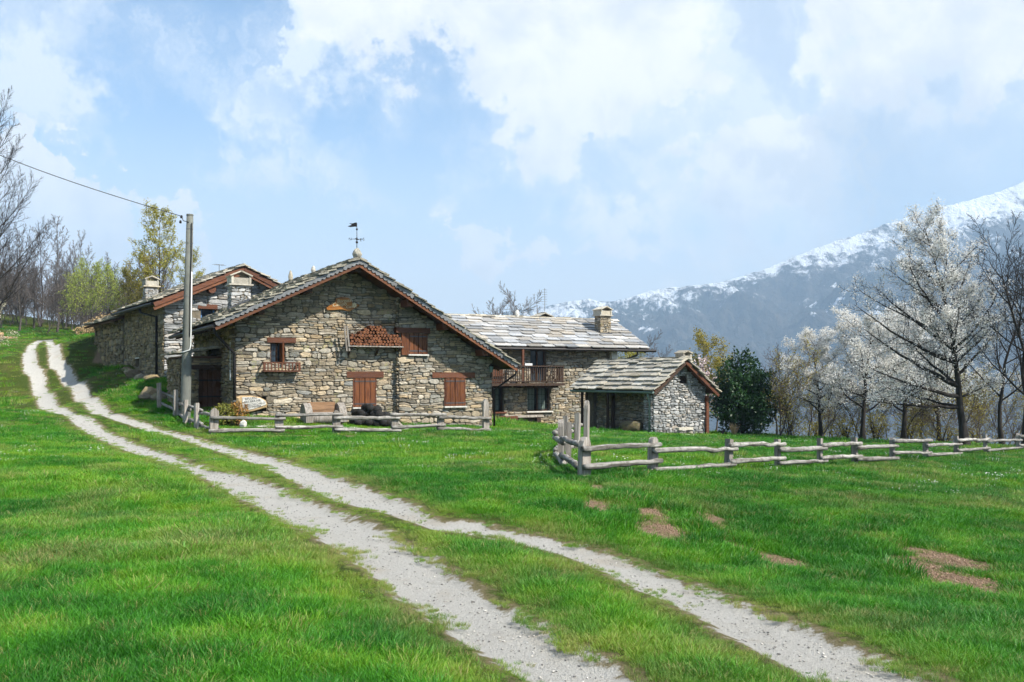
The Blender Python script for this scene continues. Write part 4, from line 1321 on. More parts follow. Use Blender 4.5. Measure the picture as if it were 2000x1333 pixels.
for ex in (deL, deR):
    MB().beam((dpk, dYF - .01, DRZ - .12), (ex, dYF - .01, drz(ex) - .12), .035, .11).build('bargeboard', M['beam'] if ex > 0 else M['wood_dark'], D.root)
MB().tube([(deL - .05, dYF, drz(deL) - .05), (deL - .05, DL + .05, drz(deL) - .07)], .05, 8).build('gutter', M['gutter_green'], D.root)
gxp = -.07
MB().tube([(deL - .02, .02, drz(deL) - .1), (deL, .03, drz(deL) - .22), (gxp, .12, drz(deL) - .42), (gxp, .12, dgb(0, .1) - .05)], .04, 8).build('downpipe', M['gutter_green'], D.root, True)
MB().tube([(deR + .02, -.1, drz(deR) - .1), (DW + .12, -.05, drz(deR) - .4), (DW + .12, -.05, dgb(DW, 0) - .05)], .035, 8).build('downpipe', M['gutter_green'], D.root, True)
MB().box((DW + .0, -.10, (drz(deR) + dgb(DW, 0)) / 2 - .08), (.13, .1, drz(deR) - dgb(DW, 0) - .1)).build('corner_post', M['beam'], D.root)
for px_, in ((1137,), (1187,)):
    yy = D.at_y(px_, .02)
    MB().box((.02, yy, (drz(0) + dgb(0, yy)) / 2 - .1), (.09, .09, drz(0) - dgb(0, yy) + .02)).build('porch_post', M['wood_dark'], D.root)
    MB().box((.42, yy + .2, (drz(.4) + dgb(.4, yy)) / 2 - .1), (.13, .13, drz(.4) - dgb(.4, yy))).build('porch_post', M['wood_dark'], D.root)
MB().box((.02, DL / 2, drz(0) - .17), (.12, DL - .2, .12)).build('wall_plate', M['wood_dark'], D.root)
chimney(D, dpk + .98, 1.0, drz(dpk + .98) - .1, drz(dpk + .98) + .72, .42, .4, 69, M['stone_cool'], M['slate_tan'], stone_size=((.06, .1), (.1, .2)))
D.finish(300, 300)


# ================================================================== fences
def post_mesh(rng, w, th, hgt, style):
    """split-timber post with a pointed or rounded top, base 0.35 m in the soil"""
    if style == 'point':
        prof = [(-w / 2, -.35), (w / 2, -.35), (w / 2 * .95, hgt * .86), (w * .16, hgt * .985), (-w * .05, hgt), (-w * .42, hgt * .9), (-w / 2 * .97, hgt * .82)]
    elif style == 'round':
        prof = [(-w / 2, -.35), (w / 2, -.35), (w / 2 * .97, hgt * .80), (w * .36, hgt * .93), (w * .12, hgt), (-w * .16, hgt * .995), (-w * .38, hgt * .92), (-w / 2 * .97, hgt * .78)]
    else:
        prof = [(-w / 2, -.35), (w / 2, -.35), (w / 2 * .96, hgt * .97), (-w / 2 * .96, hgt)]
    prof = [(x + rng.uniform(-.008, .008), y + rng.uniform(-.01, .01)) for x, y in prof]
    mb = MB()
    mb.prism(prof, (0, -th / 2, 0), (1, 0, 0), (0, 0, 1), (0, 1, 0), th)
    return mb


def log_pts(rng, p0, p1, r, over=.14, wob=.0065, n=13):
    p0, p1 = Vector(p0), Vector(p1)
    d = (p1 - p0).normalized()
    p0, p1 = p0 - d * over * rng.uniform(.6, 1.2), p1 + d * over * rng.uniform(.6, 1.2)
    sag = rng.uniform(-.012, .02)
    pts, rad = [], []
    for i in range(n):
        f = i / (n - 1)
        q = p0.lerp(p1, f) + Vector((rng.uniform(-wob, wob), rng.uniform(-wob, wob), rng.uniform(-wob, wob) + sag * math.sin(f * math.pi * rng.choice((1, 1, 2)))))
        pts.append(q)
        rad.append(r * (1.08 - .2 * f) * rng.uniform(.88, 1.12))
    return pts, rad


def add_rail(rng, root, p0, p1, r):
    """a rail is its own mesh along its own x axis so that the bark grain follows it"""
    p0, p1 = Vector(p0), Vector(p1)
    L = (p1 - p0).length
    pts, rad = log_pts(rng, (0, 0, 0), (L, 0, 0), r)
    o = MB().tube(pts, rad, 10).build('rail', M['rail'], root, True)
    off = Vector((rng.uniform(0, 90), rng.uniform(0, 90), 0))
    for v_ in o.data.vertices:          # knots and split bark
        k_ = mnoise.noise(Vector((v_.co.x * 5, v_.co.y * 30, v_.co.z * 30)) + off)
        v_.co.y += .007 * k_
        v_.co.z += .006 * mnoise.noise(Vector((v_.co.x * 7, v_.co.y * 25, v_.co.z * 25)) - off)
    o.location = p0
    o.rotation_euler = (p1 - p0).to_track_quat('X', 'Z').to_euler()
    return o


def fence(name, label, posts, seed, lev=((.47, .17), (.37, .05)), front=-1, r=.049, group='log fences round the gardens'):
    """posts: (x, y, height, width, style); rails overlap at the posts, alternately higher and lower"""
    rng = random.Random(seed)
    ox, oy = posts[0][0], posts[0][1]
    root = tag(empty(name, (ox, oy, gz(ox, oy))), label, 'fence', group)
    o = root.location
    P3 = [Vector((x, y, gz(x, y))) for x, y, *_ in posts]
    for i, (x, y, hgt, w, style) in enumerate(posts):
        a = P3[min(i + 1, len(P3) - 1)] - P3[max(i - 1, 0)]
        ang = math.atan2(a.y, a.x)
        p = post_mesh(rng, w, rng.uniform(.085, .12), hgt * rng.uniform(.96, 1.04), style).build('post', M['wood_grey'], root)
        p.location = P3[i] - o
        p.rotation_euler = (rng.uniform(-.03, .03), rng.uniform(-.05, .05), ang + rng.uniform(-.12, .12))
    for i in range(len(P3) - 1):
        d = (P3[i + 1] - P3[i])
        s = Vector((d.y, -d.x, 0)).normalized() * (.10 if front < 0 else -.10)
        for zz in lev[i % 2]:
            z0, z1 = zz + rng.uniform(-.025, .025), zz + rng.uniform(-.025, .025)
            add_rail(rng, root, P3[i] - o + s + Vector((0, 0, z0)), P3[i + 1] - o + s + Vector((0, 0, z1)), r * rng.uniform(.85, 1.1))
    return root


def along(px, o, d):
    k = (px - CX) / F_PX
    t_ = (k * o[1] - o[0]) / (d[0] - k * d[1])
    return o[0] + d[0] * t_, o[1] + d[1] * t_


fp = []
for px_, hgt, w in ((417, .66, .22), (545, .60, .22), (657, .62, .2), (770, .6, .2), (860, .56, .2), (949, 1.02, .20)):
    x, y = along(px_, (-7.79, 24.0), (.883, .469))
    fp.append((x, y, hgt, w, 'point' if px_ in (417, 949) else 'round'))
fence('log_fence', 'log rail fence running along the front of the large gabled house', fp, 1, lev=((.42, .09), (.51, .19)))
fp = [(fp[0][0] - .1, fp[0][1] + .25, .3, .1, 'flat')]
for px_, Y, hgt in ((384, 25.3, .72), (362, 26.3, .72), (343, 27.6, .8), (311, 29.4, .8)):
    fp.append(((px_ - CX) / F_PX * Y, Y, hgt, .15, 'flat'))
fence('log_fence', 'log rail fence climbing the bank past the concrete pole', fp, 2, lev=((.44, .1), (.52, .17)))
fp = []
for px_, hgt, w, st in ((1141, .64, .23, 'round'), (1275, .60, .2, 'round'), (1422, .6, .15, 'flat'), (1519, .58, .15, 'flat'), (1601, .62, .15, 'flat'), (1670, .62, .15, 'flat'), (1743, .56, .15, 'round'), (1808, .58, .14, 'flat'), (1868, .58, .16, 'flat'), (1925, .6, .15, 'flat'), (1988, .6, .15, 'point'), (2045, .6, .15, 'flat'), (2095, .6, .15, 'flat')):
    x, y = along(px_, (1.13, 14.4), (.69, .73))
    fp.append((x, y, hgt, w, st))
fence('log_fence', 'long weathered log fence receding to the right in front of the blossoming cherry', fp, 3, lev=((.48, .19), (.38, .09)))
fp = []
for px_, Y, hgt, w, st in ((1139, 14.75, .3, .12, 'flat'), (1110, 16.2, .8, .15, 'flat'), (1095, 17.9, .78, .15, 'point'), (1106, 19.6, .8, .14, 'flat'), (1127, 20.8, .86, .14, 'flat'), (1145, 21.9, 1.12, .2, 'point')):
    fp.append(((px_ - CX) / F_PX * Y, Y, hgt, w, st))
fence('log_fence', 'short curved log fence ending at the tall pointed gate post', fp, 4, lev=((.52, .17), (.43, .1)), front=1)

# ================================================================== concrete pole and line
pb, pt = P(362, 800, 27.5), P(371, 421, 27.5)
pb.z = gz(pb.x, pb.y)
pole = tag(empty('utility_pole', pb), 'tall tapered concrete utility pole in front of the lean-to', 'pole')
top = pt - pb
MB().tube([(0, 0, -.4), (0, 0, 0), top * .5, top], [.155, .152, .128, .095], 20).build('shaft', M['concrete'], pole, True)
MB().tube([top + Vector((0, 0, -.01)), top + Vector((0, 0, .03))], [.105, .10], 16).build('cap', M['concrete'], pole)
MB().tube([top + Vector((.0, -.10, -.22)), top + Vector((-.16, -.12, -.18)), top + Vector((-.2, -.12, -.05))], .012, 6).build('bracket', M['metal_dark'], pole)
for dz in (-.05, -.2):
    MB().tube([top + Vector((-.2 + dz * .2, -.12, dz - .06)), top + Vector((-.2 + dz * .2, -.12, dz - .02)), top + Vector((-.2 + dz * .2, -.12, dz + .03))], [.03, .04, .025], 8).build('insulator', M['metal_dark'], pole)
for f in (.93, .86, .6, .3):
    q, r_ = top * f, .152 + (.095 - .152) * f
    MB().tube([q, q + Vector((0, 0, .018))], r_ + .006, 18).build('strap', M['gutter_grey'], pole)
cpts = [top * f + Vector((.13 - .05 * f + .02 * math.sin(f * 9), -.10, 0)) for f in (.96, .8, .65, .5, .4)]
MB().tube(cpts, .014, 6).build('cable', M['metal_dark'], pole, True)
cz_ = [top * f + Vector((.155 - .055 * f, -.07, 0)) for f in (.72, .5, .36)] + [top * .335 + Vector((.13, -.12, 0)), top * .325 + Vector((-.02, -.16, 0)), top * .322 + Vector((-.14, -.10, 0))]
MB().tube(cz_, .018, 7).build('conduit', M['white'], pole, True)
w0, w1_ = pt + Vector((-.2, -.1, -.05)), P(-560, 20, 24.0)
wp = [w0.lerp(w1_, i / 24) + Vector((0, 0, -.55 * math.sin(math.pi * i / 24))) for i in range(25)]
tag(MB().tube(wp, .011, 5).build('power_line', M['metal_dark'], None, True), 'thin dark cable running from the concrete pole out over the track', 'cable')

# ================================================================== things on the main house
def on_house(h, lx, ly, z_):
    x, y = h.wx(lx, ly)
    return Vector((x, y, z_))


def text_mesh(body, size, mat, depth=.004, shear=0.0, align='CENTER'):
    cu = bpy.data.curves.new('lettering', 'FONT')
    cu.body = body
    cu.size = size
    cu.extrude = depth
    cu.shear = shear
    cu.align_x = align
    cu.space_line = .9
    tmp = bpy.data.objects.new('lettering_tmp', cu)
    COL.objects.link(tmp)
    dg = bpy.context.evaluated_depsgraph_get()
    me = bpy.data.meshes.new_from_object(tmp.evaluated_get(dg))
    me.name = 'lettering'
    bpy.data.objects.remove(tmp)
    bpy.data.curves.remove(cu)
    me.materials.clear()
    me.materials.append(mat)
    return me


# weather vane
vb = on_house(H, 0, YF + .25, ZR + .38)
vane = tag(empty('weather_vane', vb, R(6)), 'black iron weather vane with a swallow-tailed flag on the ridge', 'weather vane')
MB().tube([(0, 0, -.1), (0, 0, .80)], [.014, .009], 6).build('rod', M['metal_dark'], vane)
for zz, r_ in ((.21, .042), (.62, .034), (.34, .026), (.295, .03)):
    MB().tube([(0, 0, zz - r_), (0, 0, zz - r_ * .6), (0, 0, zz), (0, 0, zz + r_ * .6), (0, 0, zz + r_)], [r_ * .2, r_ * .8, r_, r_ * .8, r_ * .2], 10).build('ball', M['metal_dark'], vane, True)
MB().beam((-.19, 0, .31), (.19, 0, .31), .014, .014).build('arm', M['metal_dark'], vane)
MB().beam((-.05, -.14, .311), (.05, .14, .311), .012, .012).build('arm', M['metal_dark'], vane)
for ch_, x, y in (('N', -.21, 0), ('S', .21, 0), ('E', .11, .15)):
    o = link('letter', text_mesh(ch_, .12, M['metal_dark'], .006), vane)
    o.location = (x, y, .27)
    o.rotation_euler = (R(90), 0, 0)
MB().prism([(0, 0), (0, .13), (-.07, .125), (-.13, .10), (-.24, .105), (-.16, .055), (-.29, .01), (-.2, -.015), (-.08, .0)], (0, -.005, .70), (1, 0, 0), (0, 0, 1), (0, 1, 0), .01).build('flag', M['metal_dark'], vane)

# wooden name board
sgn_px = [(330, 800), (450, 690), (640, 610), (700, 440), (880, 390), (1150, 420), (1270, 520), (1290, 620), (1450, 640), (1580, 690), (1480, 780), (1350, 830), (1200, 930), (1080, 900), (950, 850), (800, 850), (600, 870), (380, 880)]
yS = -.115
sp_ = [(620 + a / 19.04, 560 + c / 19.04) for a, c in sgn_px]
sc_x, sc_z = H.at(670, yS), H.z(595, H.at(670, yS), yS)
sg = tag(empty('name_board', on_house(H, sc_x, yS, sc_z), R(28)), 'irregular varnished wooden name board high on the gable wall', 'sign')
poly = [(H.at(a, yS) - sc_x, H.z(c, H.at(a, yS), yS) - sc_z) for a, c in sp_]
M['varnish'] = wood_mat('varnished_root_wood', (0.16, 0.055, 0.012), (0.38, 0.165, 0.035), 0.4, axis=0, grain=20)
M['paint_cream'] = plain_mat('cream_lettering_paint', (0.62, 0.52, 0.33), 0.7, var=.1)
M['paint_black'] = plain_mat('black_lettering_paint', (0.03, 0.03, 0.035), 0.7, var=.1)
MB().prism(list(reversed(poly)), (0, 0, 0), (1, 0, 0), (0, 0, 1), (0, 1, 0), .06).build('board', M['varnish'], sg)
for body, px_, py_, s_ in (('Borgata', 672, 591, .15), ('Campo', 663, 598, .16), ('Ciano', 684, 602, .12)):
    o = link('lettering', text_mesh(body, s_, M['paint_cream'], .004, .25), sg)
    x_ = H.at(px_, yS)
    o.location = (x_ - sc_x, -.006, H.z(py_, x_, yS) - sc_z)
    o.rotation_euler = (R(90), R(-6), 0)
ed = MB()
x_ = H.at(692, yS)
for k in range(8):
    a_ = k * math.pi / 4
    ed.prism([(.015, -.012), (.075, -.016), (.09, 0), (.075, .016), (.015, .012)], (x_ - sc_x, -.004, H.z(596.5, x_, yS) - sc_z), (math.cos(a_), 0, math.sin(a_)), (-math.sin(a_), 0, math.cos(a_)), (0, -1, 0), .008 + .0006 * k)
ed.build('edelweiss_flower', M['paint_cream'], sg)

# inscribed boulder set in the foot of the wall
yI = -.10
ic_x, ic_z = H.at(491, yI), H.z(790, H.at(491, yI), yI)
ins = tag(empty('inscribed_stone', on_house(H, ic_x, yI, ic_z), R(28)), 'rounded pale boulder with painted lettering at the foot of the wall', 'stone')
ol = [(461, 776), (470, 773), (490, 773), (508, 776), (519, 782), (523, 790), (521, 797), (508, 801), (494, 805), (480, 808), (467, 805), (461, 797)]
pol = [(H.at(a, yI) - ic_x, H.z(c, H.at(a, yI), yI) - ic_z) for a, c in ol]
mb = MB()
k = len(pol)
vs = [(x, .10, z) for x, z in pol] + [(x * .98, -.02, z * .98) for x, z in pol] + [(x * .86, -.07, z * .84) for x, z in pol]
mb.add(vs, [(i, (i + 1) % k, (i + 1) % k + k, i + k) for i in range(k)] + [(k + i, k + (i + 1) % k, 2 * k + (i + 1) % k, 2 * k + i) for i in range(k)] + [tuple(range(2 * k, 3 * k))])
M['boulder_tan'] = plain_mat('tan_boulder', (0.37, 0.26, 0.14), .85, var=.35, scale=7)
mb.build('boulder', M['boulder_tan'], ins)
fl = [(472, 776), (490, 775.5), (507, 778), (517, 784), (519, 790), (507, 794.5), (492, 799), (476, 802.5), (473, 797)]
fpol = [(H.at(a, yI) - ic_x, H.z(c, H.at(a, yI), yI) - ic_z) for a, c in fl]
MB().prism(list(reversed(fpol)), (0, -.085, 0), (1, 0, 0), (0, 0, 1), (0, 1, 0), .02).build('painted_face', M['white_stone'], ins)
for i, (body, px_, py_, s_) in enumerate((('BIFLUDZ', 489, 780.5, .095), ('BRS.BRR.NR', 492, 786, .095), ('EF.RE.DA.DALO', 496, 791.5, .095), ('MNZIONIMNI', 491, 797, .09))):
    o = link('lettering', text_mesh(body, s_, M['paint_black'], .003), ins)
    x_ = H.at(px_, yI)
    o.location = (x_ - ic_x, -.088, H.z(py_, x_, yI) - ic_z)
    o.rotation_euler = (R(90), R(-7), 0)

# firewood shelf
yR = -.34
fr_ = H.rect(683, 785, 640, 676, yR)
rk = tag(empty('firewood_shelf', on_house(H, fr_[0], 0, fr_[2]), R(28)), 'wooden shelf on the gable wall stacked with firewood', 'shelf')
W_ = fr_[1] - fr_[0]
MB().box((W_ / 2, -.2, -.02), (W_ + .1, .36, .035)).build('board', M['wood_grey'], rk)
for x in (-.06, -.16):
    MB().beam((x - .03, -.36 + (x + .1) * .4, .62), (x + .06, -.33 + (x + .1) * .4, -.18), .05, .04, up=(0, 1, 0)).build('upright', M['wood_grey'], rk)
for x in (.05, W_ * .55, W_ - .06):
    MB().beam((x, -.02, -.3), (x, -.34, -.06), .05, .05, up=(1, 0, 0)).build('bracket', M['wood_dark'], rk)
rng = random.Random(8)
lm = []
for k in range(5):
    r_ = .052
    n = 9
    vs = [(math.cos(2 * math.pi * i / n) * r_ * rng.uniform(.75, 1.1), y_, math.sin(2 * math.pi * i / n) * r_ * rng.uniform(.75, 1.1)) for y_ in (-.16, .16) for i in range(n)]
    for i in range(n): vs[n + i] = (vs[i][0], .16, vs[i][2])
    m_ = MB().add(vs, [tuple(range(n)), tuple(reversed(range(n, 2 * n)))] + [(i, i + n, (i + 1) % n + n, (i + 1) % n) for i in range(n)])
    lm.append(m_.mesh('firewood_log', M['log_end']))
zrow, row = .055, 0
while zrow < .62:
    x = .05 + (.05 if row % 2 else 0)
    lim_hi = .30 + .34 * math.sin(math.pi * min(1, .12 + .95 * .5))
    while x < W_ - .02:
        env = (.26 + .36 * math.exp(-((x / W_ - .48) / .26) ** 2))
        if zrow < env + .05:
            o = link('firewood_log', lm[rng.randrange(5)])
            o.location = on_house(H, fr_[0] + x, -.2 + rng.uniform(-.03, .03), fr_[2] + zrow + rng.uniform(-.01, .012))
            o.rotation_euler = (0, rng.uniform(0, 6.28), R(28) + rng.uniform(-.06, .06))
            s_ = rng.uniform(.8, 1.15)
            o.scale = (s_, 1, s_)
            tag(o, 'round split firewood log stacked on the wall shelf', 'log', 'firewood logs on the wall shelf')
        x += .108
    zrow += .092
    row += 1

# wall lantern at the right corner
lz = H.z(722, WR, -.3)
lan = tag(empty('wall_lantern', on_house(H, WR - .08, STEP_Y - .1, lz), R(28)), 'small green-grey lantern at the corner of the large house', 'lantern')
MB().tube([(0, 0, -.1), (0, 0, .1)], [.05, .075], 6).build('glass_body', M['gutter_green'], lan)
MB().tube([(0, 0, .1), (0, 0, .17), (0, 0, .2)], [.10, .05, .015], 6).build('hood', M['metal_dark'], lan)
MB().tube([(0, .14, -.3), (0, .06, -.28), (0, 0, -.12)], .014, 6).build('bracket', M['metal_dark'], lan)

# thermometer board and wire on the side wall
ty = H.at_y(450.5, WL - .1)
th = tag(empty('wall_thermometer', on_house(H, WL - .11, max(ty, .2), H.z(733, WL, .4)), R(28)), 'narrow white thermometer strip on the shaded side wall', 'thermometer')
MB().box((0, 0, 0), (.02, .1, .32)).build('board', M['white'], th)
MB().tube([(0, 0, .16), (0, 0, 1.0)], .008, 5).build('wire', M['white'], th)

# ================================================================== hollow log bench, dark logs, stump, edging slabs
def grounded(h, lx, ly, dz=0.0):
    x, y = h.wx(lx, ly)
    return Vector((x, y, gz(x, y) + dz))


ybn = -1.15
bxl_, bxr_ = H.at(592, ybn), H.at(672, ybn)
bn = tag(empty('hollow_log_bench', grounded(H, (bxl_ + bxr_) / 2, ybn), R(28)), 'bench carved from a hollow tree trunk in front of the house wall', 'bench')
L = bxr_ - bxl_
M['log_brown'] = wood_mat('carved_brown_log', (0.11, 0.06, 0.03), (0.24, 0.14, 0.075), .8, axis=0, grain=14)
back = MB()
n = 10
ring = [(math.cos(R(-10) + R(200) * i / n), math.sin(R(-10) + R(200) * i / n)) for i in range(n + 1)]
for x0, x1 in ((-L / 2 + .22, L / 2 - .22),):
    vs = []
    for x in (x0, x1):
        for r_ in (.36, .30):
            vs += [(x, .12 - .25 * math.cos(R(-20) + R(110) * i / n) * r_ / .33 + .18, .30 + r_ * math.sin(R(-20) + R(110) * i / n) * 1.05) for i in range(n + 1)]
    m1 = n + 1
    fs = []
    for i in range(n):
        fs += [(i, i + 1, 2 * m1 + i + 1, 2 * m1 + i), (m1 + i + 1, m1 + i, 3 * m1 + i, 3 * m1 + i + 1), (i + 1, i, m1 + i, m1 + i + 1), (2 * m1 + i, 2 * m1 + i + 1, 3 * m1 + i + 1, 3 * m1 + i)]
    fs += [(n, 2 * m1 + n, 3 * m1 + n, m1 + n), (0, m1, 3 * m1, 2 * m1)]
    back.add(vs, fs)
back.build('backrest', M['log_brown'], bn)
for sx in (-1, 1):
    x = sx * (L / 2 - .11)
    prof = [(-.34, .08), (.32, .08), (.34, .45), (.22, .62), (.02, .66), (-.16, .56), (-.34, .30)]
    MB().prism(prof, (x - .11, 0, 0), (0, 1, 0), (0, 0, 1), (1, 0, 0), .22).build('end_block', M['wood_grey'], bn)
o = MB().tube([(-L / 2 + .05, -.12, .19), (-L * .2, -.1, .2), (L * .2, -.13, .2), (L / 2 - .05, -.1, .19)], [.17, .185, .18, .16], 12).build('seat_log', M['wood_grey'], bn, True)
for sx in (-1, 1):
    MB().box((sx * L * .32, -.08, .03), (.14, .4, .1)).build('support', M['beam'], bn)

lg = []
rng = random.Random(4)
M['charred'] = wood_mat('charred_black_wood', (0.008, 0.008, 0.008), (0.028, 0.026, 0.024), .85, axis=0)
spots = [(694, .12, -1.0), (704, .12, -.9), (716, .13, -1.0), (728, .13, -.9), (741, .14, -1.0), (753, .14, -.95), (700, .36, -.95), (712, .38, -.9), (724, .40, -.95), (737, .37, -1.0), (749, .33, -.95), (718, .56, -.95), (731, .52, -.95)]
for i, (px_, zz, ly) in enumerate(spots):
    p = grounded(H, H.at(px_, ly), ly, zz)
    r_ = rng.uniform(.11, .15)
    pts, rad = log_pts(rng, (0, -.28, 0), (0, .28, 0), r_, over=.04, n=5)
    o = MB().tube(pts, rad, 9).build('charred_log', M['charred'], None, True)
    o.location = p
    o.rotation_euler = (0, 0, R(28) + rng.uniform(-.3, .3))
    tag(o, 'charred black log in the heap below the middle shutters', 'log', 'charred logs heaped below the middle shutters')
sx_ = grounded(H, H.at(765, -.9), -.9)
st = tag(empty('root_stump', sx_, .4), 'pale tree stump with splayed roots beside the charred logs', 'stump')
rng = random.Random(9)
MB().tube([(0, 0, -.05), (0, 0, .12), (0, 0, .3), (.01, 0, .36)], [.24, .17, .15, .145], 12).build('trunk', M['log_brown'], st, True)
for k in range(7):
    a_ = k * .9 + rng.uniform(-.2, .2)
    MB().tube([(math.cos(a_) * .1, math.sin(a_) * .1, .2), (math.cos(a_) * .25, math.sin(a_) * .25, .07), (math.cos(a_) * .42, math.sin(a_) * .42, -.03)], [.07, .05, .02], 6).build('root', M['wood_grey'], st, True)

rng = random.Random(12)
k = 0
for i in range(14):     # pale edging slabs in front of the house
    f = i / 13
    lx = H.at(500 + 330 * f, -1.9)
    p = grounded(H, lx, -1.9 + rng.uniform(-.08, .08), .01)
    pol = [(math.cos(a_) * .36 * rng.uniform(.85, 1.1), math.sin(a_) * .13 * rng.uniform(.8, 1.1)) for a_ in [2 * math.pi * q / 8 for q in range(8)]]
    o = MB().prism(pol, (0, 0, -.12), (1, 0, 0), (0, 1, 0), (0, 0, 1), .12).build('edging_stone', M['white_stone'])
    o.location = p
    o.rotation_euler = (rng.uniform(-.03, .03), 0, R(28) + rng.uniform(-.1, .1))
    tag(o, 'flat pale edging stone in the grass before the large house', 'stone', 'edging slabs in front of the large house')

# stone-slab path along the rear house and round the outbuilding
pathm = MB()
pp_ = [(958, 834, 41), (1010, 834.5, 43), (1060, 834, 43.8), (1120, 837, 44), (1180, 842, 41.5), (1215, 848, 36.5), (1260, 853, 34.6), (1330, 853, 35.2), (1400, 853, 36.2), (1440, 852, 37.4)]
q = []
for px_, py_, Y in pp_:
    x = (px_ - CX) / F_PX * Y
    q.append((x, Y))
for (x0, y0), (x1, y1) in zip(q[:-1], q[1:]):
    for i in range(6):
        a0, a1 = i / 6, (i + 1) / 6
        vs = []
        for a_ in (a0, a1):
            cx_, cy_ = x0 + (x1 - x0) * a_, y0 + (y1 - y0) * a_
            for off in (-.32, .32):
                vs.append((cx_, cy_ + off, gz(cx_, cy_ + off) + .035))
        pathm.add(vs, [(0, 1, 3, 2)])
tag(pathm.build('path', M['white_stone']), kind='structure')

# stone bench before the outbuilding
sbp = grounded(D, D.at(1337, -.4), -.4)
sb = tag(empty('stone_bench', sbp, R(28)), 'low rough stone bench against the pale outbuilding gable', 'bench')
pol = [(-.38, -.14), (-.1, -.18), (.3, -.16), (.4, -.05), (.36, .14), (0, .17), (-.35, .13)]
MB().prism(pol, (0, 0, .21), (1, 0, 0), (0, 1, 0), (0, 0, 1), .09).build('seat', M['slate_tan'], sb)
stone_blob('leg', (-.24, 0, .1), (.13, .13, .15), 3, M['slate_old'], sb)
stone_blob('leg', (.25, 0, .1), (.13, .13, .15), 4, M['slate_old'], sb)

# mossy log and stone heap under the porch
M['moss_log'] = wood_mat('mossy_bark', (0.06, 0.05, 0.03), (0.17, 0.14, 0.08), .95, axis=0, weather=.5, weather_col=(.13, .14, .03), grain=12)
mp = grounded(D, D.at(1262, .55), .55)
o = MB().tube([(-.3, .35, .22), (-.1, .1, .24), (.12, -.12, .22), (.2, -.25, .2)], [.2, .24, .25, .2], 12).build('mossy_log', M['moss_log'], None, True)
o.location = grounded(D, -.42, .75)
o.rotation_euler = (0, 0, R(28))
tag(o, 'thick mossy log lying at the corner of the outbuilding porch', 'log')
o = MB().tube([(0, 0, .0), (.05, .5, .12), (0, 1.2, .15), (.06, 1.8, .05)], [.06, .11, .10, .05], 9).build('dark_branch', M['wood_dark'], None, True)
o.location = grounded(D, .28, .9, .25)
o.rotation_euler = (0, 0, R(28))
tag(o, 'dark gnarled branch leaning along the outbuilding porch wall', 'branch')

# planter crate and bench beam by the rear house
cp = grounded(C_, C_.at(990, CW - .5), CW - .5)
cr = tag(empty('wooden_crate', cp, R(28)), 'low brown slatted crate on the grass under the balcony', 'crate')
for zz in (.06, .155, .25):
    for y_ in (-.16, .16):
        MB().box((0, y_, zz), (1.0, .025, .08)).build('slat', M['beam'], cr)
    for x_ in (-.49, .49):
        MB().box((x_, 0, zz), (.025, .29, .08)).build('slat', M['beam'], cr)
MB().box((0, 0, .2), (.94, .28, .02)).build('soil', M['wood_dark'], cr)
bp_ = grounded(C_, C_.at(1022, CW - .25), CW - .25)
bb = tag(empty('beam_bench', bp_, R(28)), 'grey timber beam bench along the wall beneath the barred windows', 'bench')
MB().box((0, 0, .36), (2.1, .28, .1)).build('seat', M['wood_grey'], bb)
for x_ in (-.8, .8):
    MB().box((x_, 0, .13), (.22, .24, .36)).build('leg', M['wood_dark'], bb)

# garden spotlight
gp = P(1413, 851, 36.5)
gp.z = gz(gp.x, gp.y)
gl = tag(empty('garden_spotlight', gp), 'small black garden spotlight at the foot of the dark shrub', 'spotlight')
MB().tube([(0, 0, -.05), (0, 0, .14)], .015, 6).build('stake', M['metal_dark'], gl)
MB().tube([(-.07, -.03, .14), (-.02, -.01, .17), (.06, .02, .2)], [.06, .065, .03], 8).build('lamp_head', M['metal_dark'], gl)

# antennas
def antenna(loc, hgt, yaw, label, n=6, boom=.9, vert=False):
    r = tag(empty('roof_antenna', loc, yaw), label, 'antenna', 'television antennas')
    MB().tube([(0, 0, -.2), (0, 0, hgt)], .013, 6).build('mast', M['gutter_grey'], r)
    if not vert:
        MB().tube([(-boom / 2, 0, hgt - .05), (boom / 2, 0, hgt + .0)], .009, 5).build('boom', M['gutter_grey'], r)
        for i in range(n):
            x = -boom / 2 + boom * i / (n - 1)
            MB().tube([(x, -.15, hgt - .03), (x, .15, hgt - .03)], .005, 4).build('element', M['gutter_grey'], r)
    else:
        for i in range(n):
            MB().tube([(-.14 - .02 * (i % 2), 0, hgt - .08 - i * .13), (.14, 0, hgt - .08 - i * .13)], .007, 4).build('element', M['gutter_grey'], r)
    return r


ap = P(1064, 612, 50.2)
antenna(ap, 1.35, R(15), 'slim television mast with short cross bars on the balcony house ridge', 7, vert=True)
ap = on_house(A, AX - .5, 1.2, arz(AX - .5))
antenna(ap, .45, R(60), 'small antenna on the ridge of the hillside house behind the pole', 5, .5)
ap = P(1441, 760, 44)
antenna(ap, 1.75, R(10), 'thin grey antenna rising behind the dark evergreen shrub', 6, 1.6)

# rocks at the foot of the hillside house and by the fence
rng = random.Random(31)
for px_, py_, s_ in ((262, 722, .35), (252, 716, .25), (276, 730, .28), (283, 738, .33), (247, 709, .22), (292, 748, .26), (300, 756, .3), (296, 775, .42), (286, 781, .28), (312, 781, .3)):
    x, y = unproject(px_, py_)
    if y > 34 and px_ < 305:
        ly = A.at_y(px_, -.35)
        x, y = A.wx(-.35, max(.3, min(ly, 7)))
    o = stone_blob('boulder', (x, y, gz(x, y) + s_ * .2), (s_, s_ * .8, s_ * .6), int(px_ * 7 + py_), M['stone_mud'], None, .3)
    tag(o, 'rough brown boulder at the foot of the shaded hillside wall', 'boulder', 'boulders along the foot of the hillside wall')
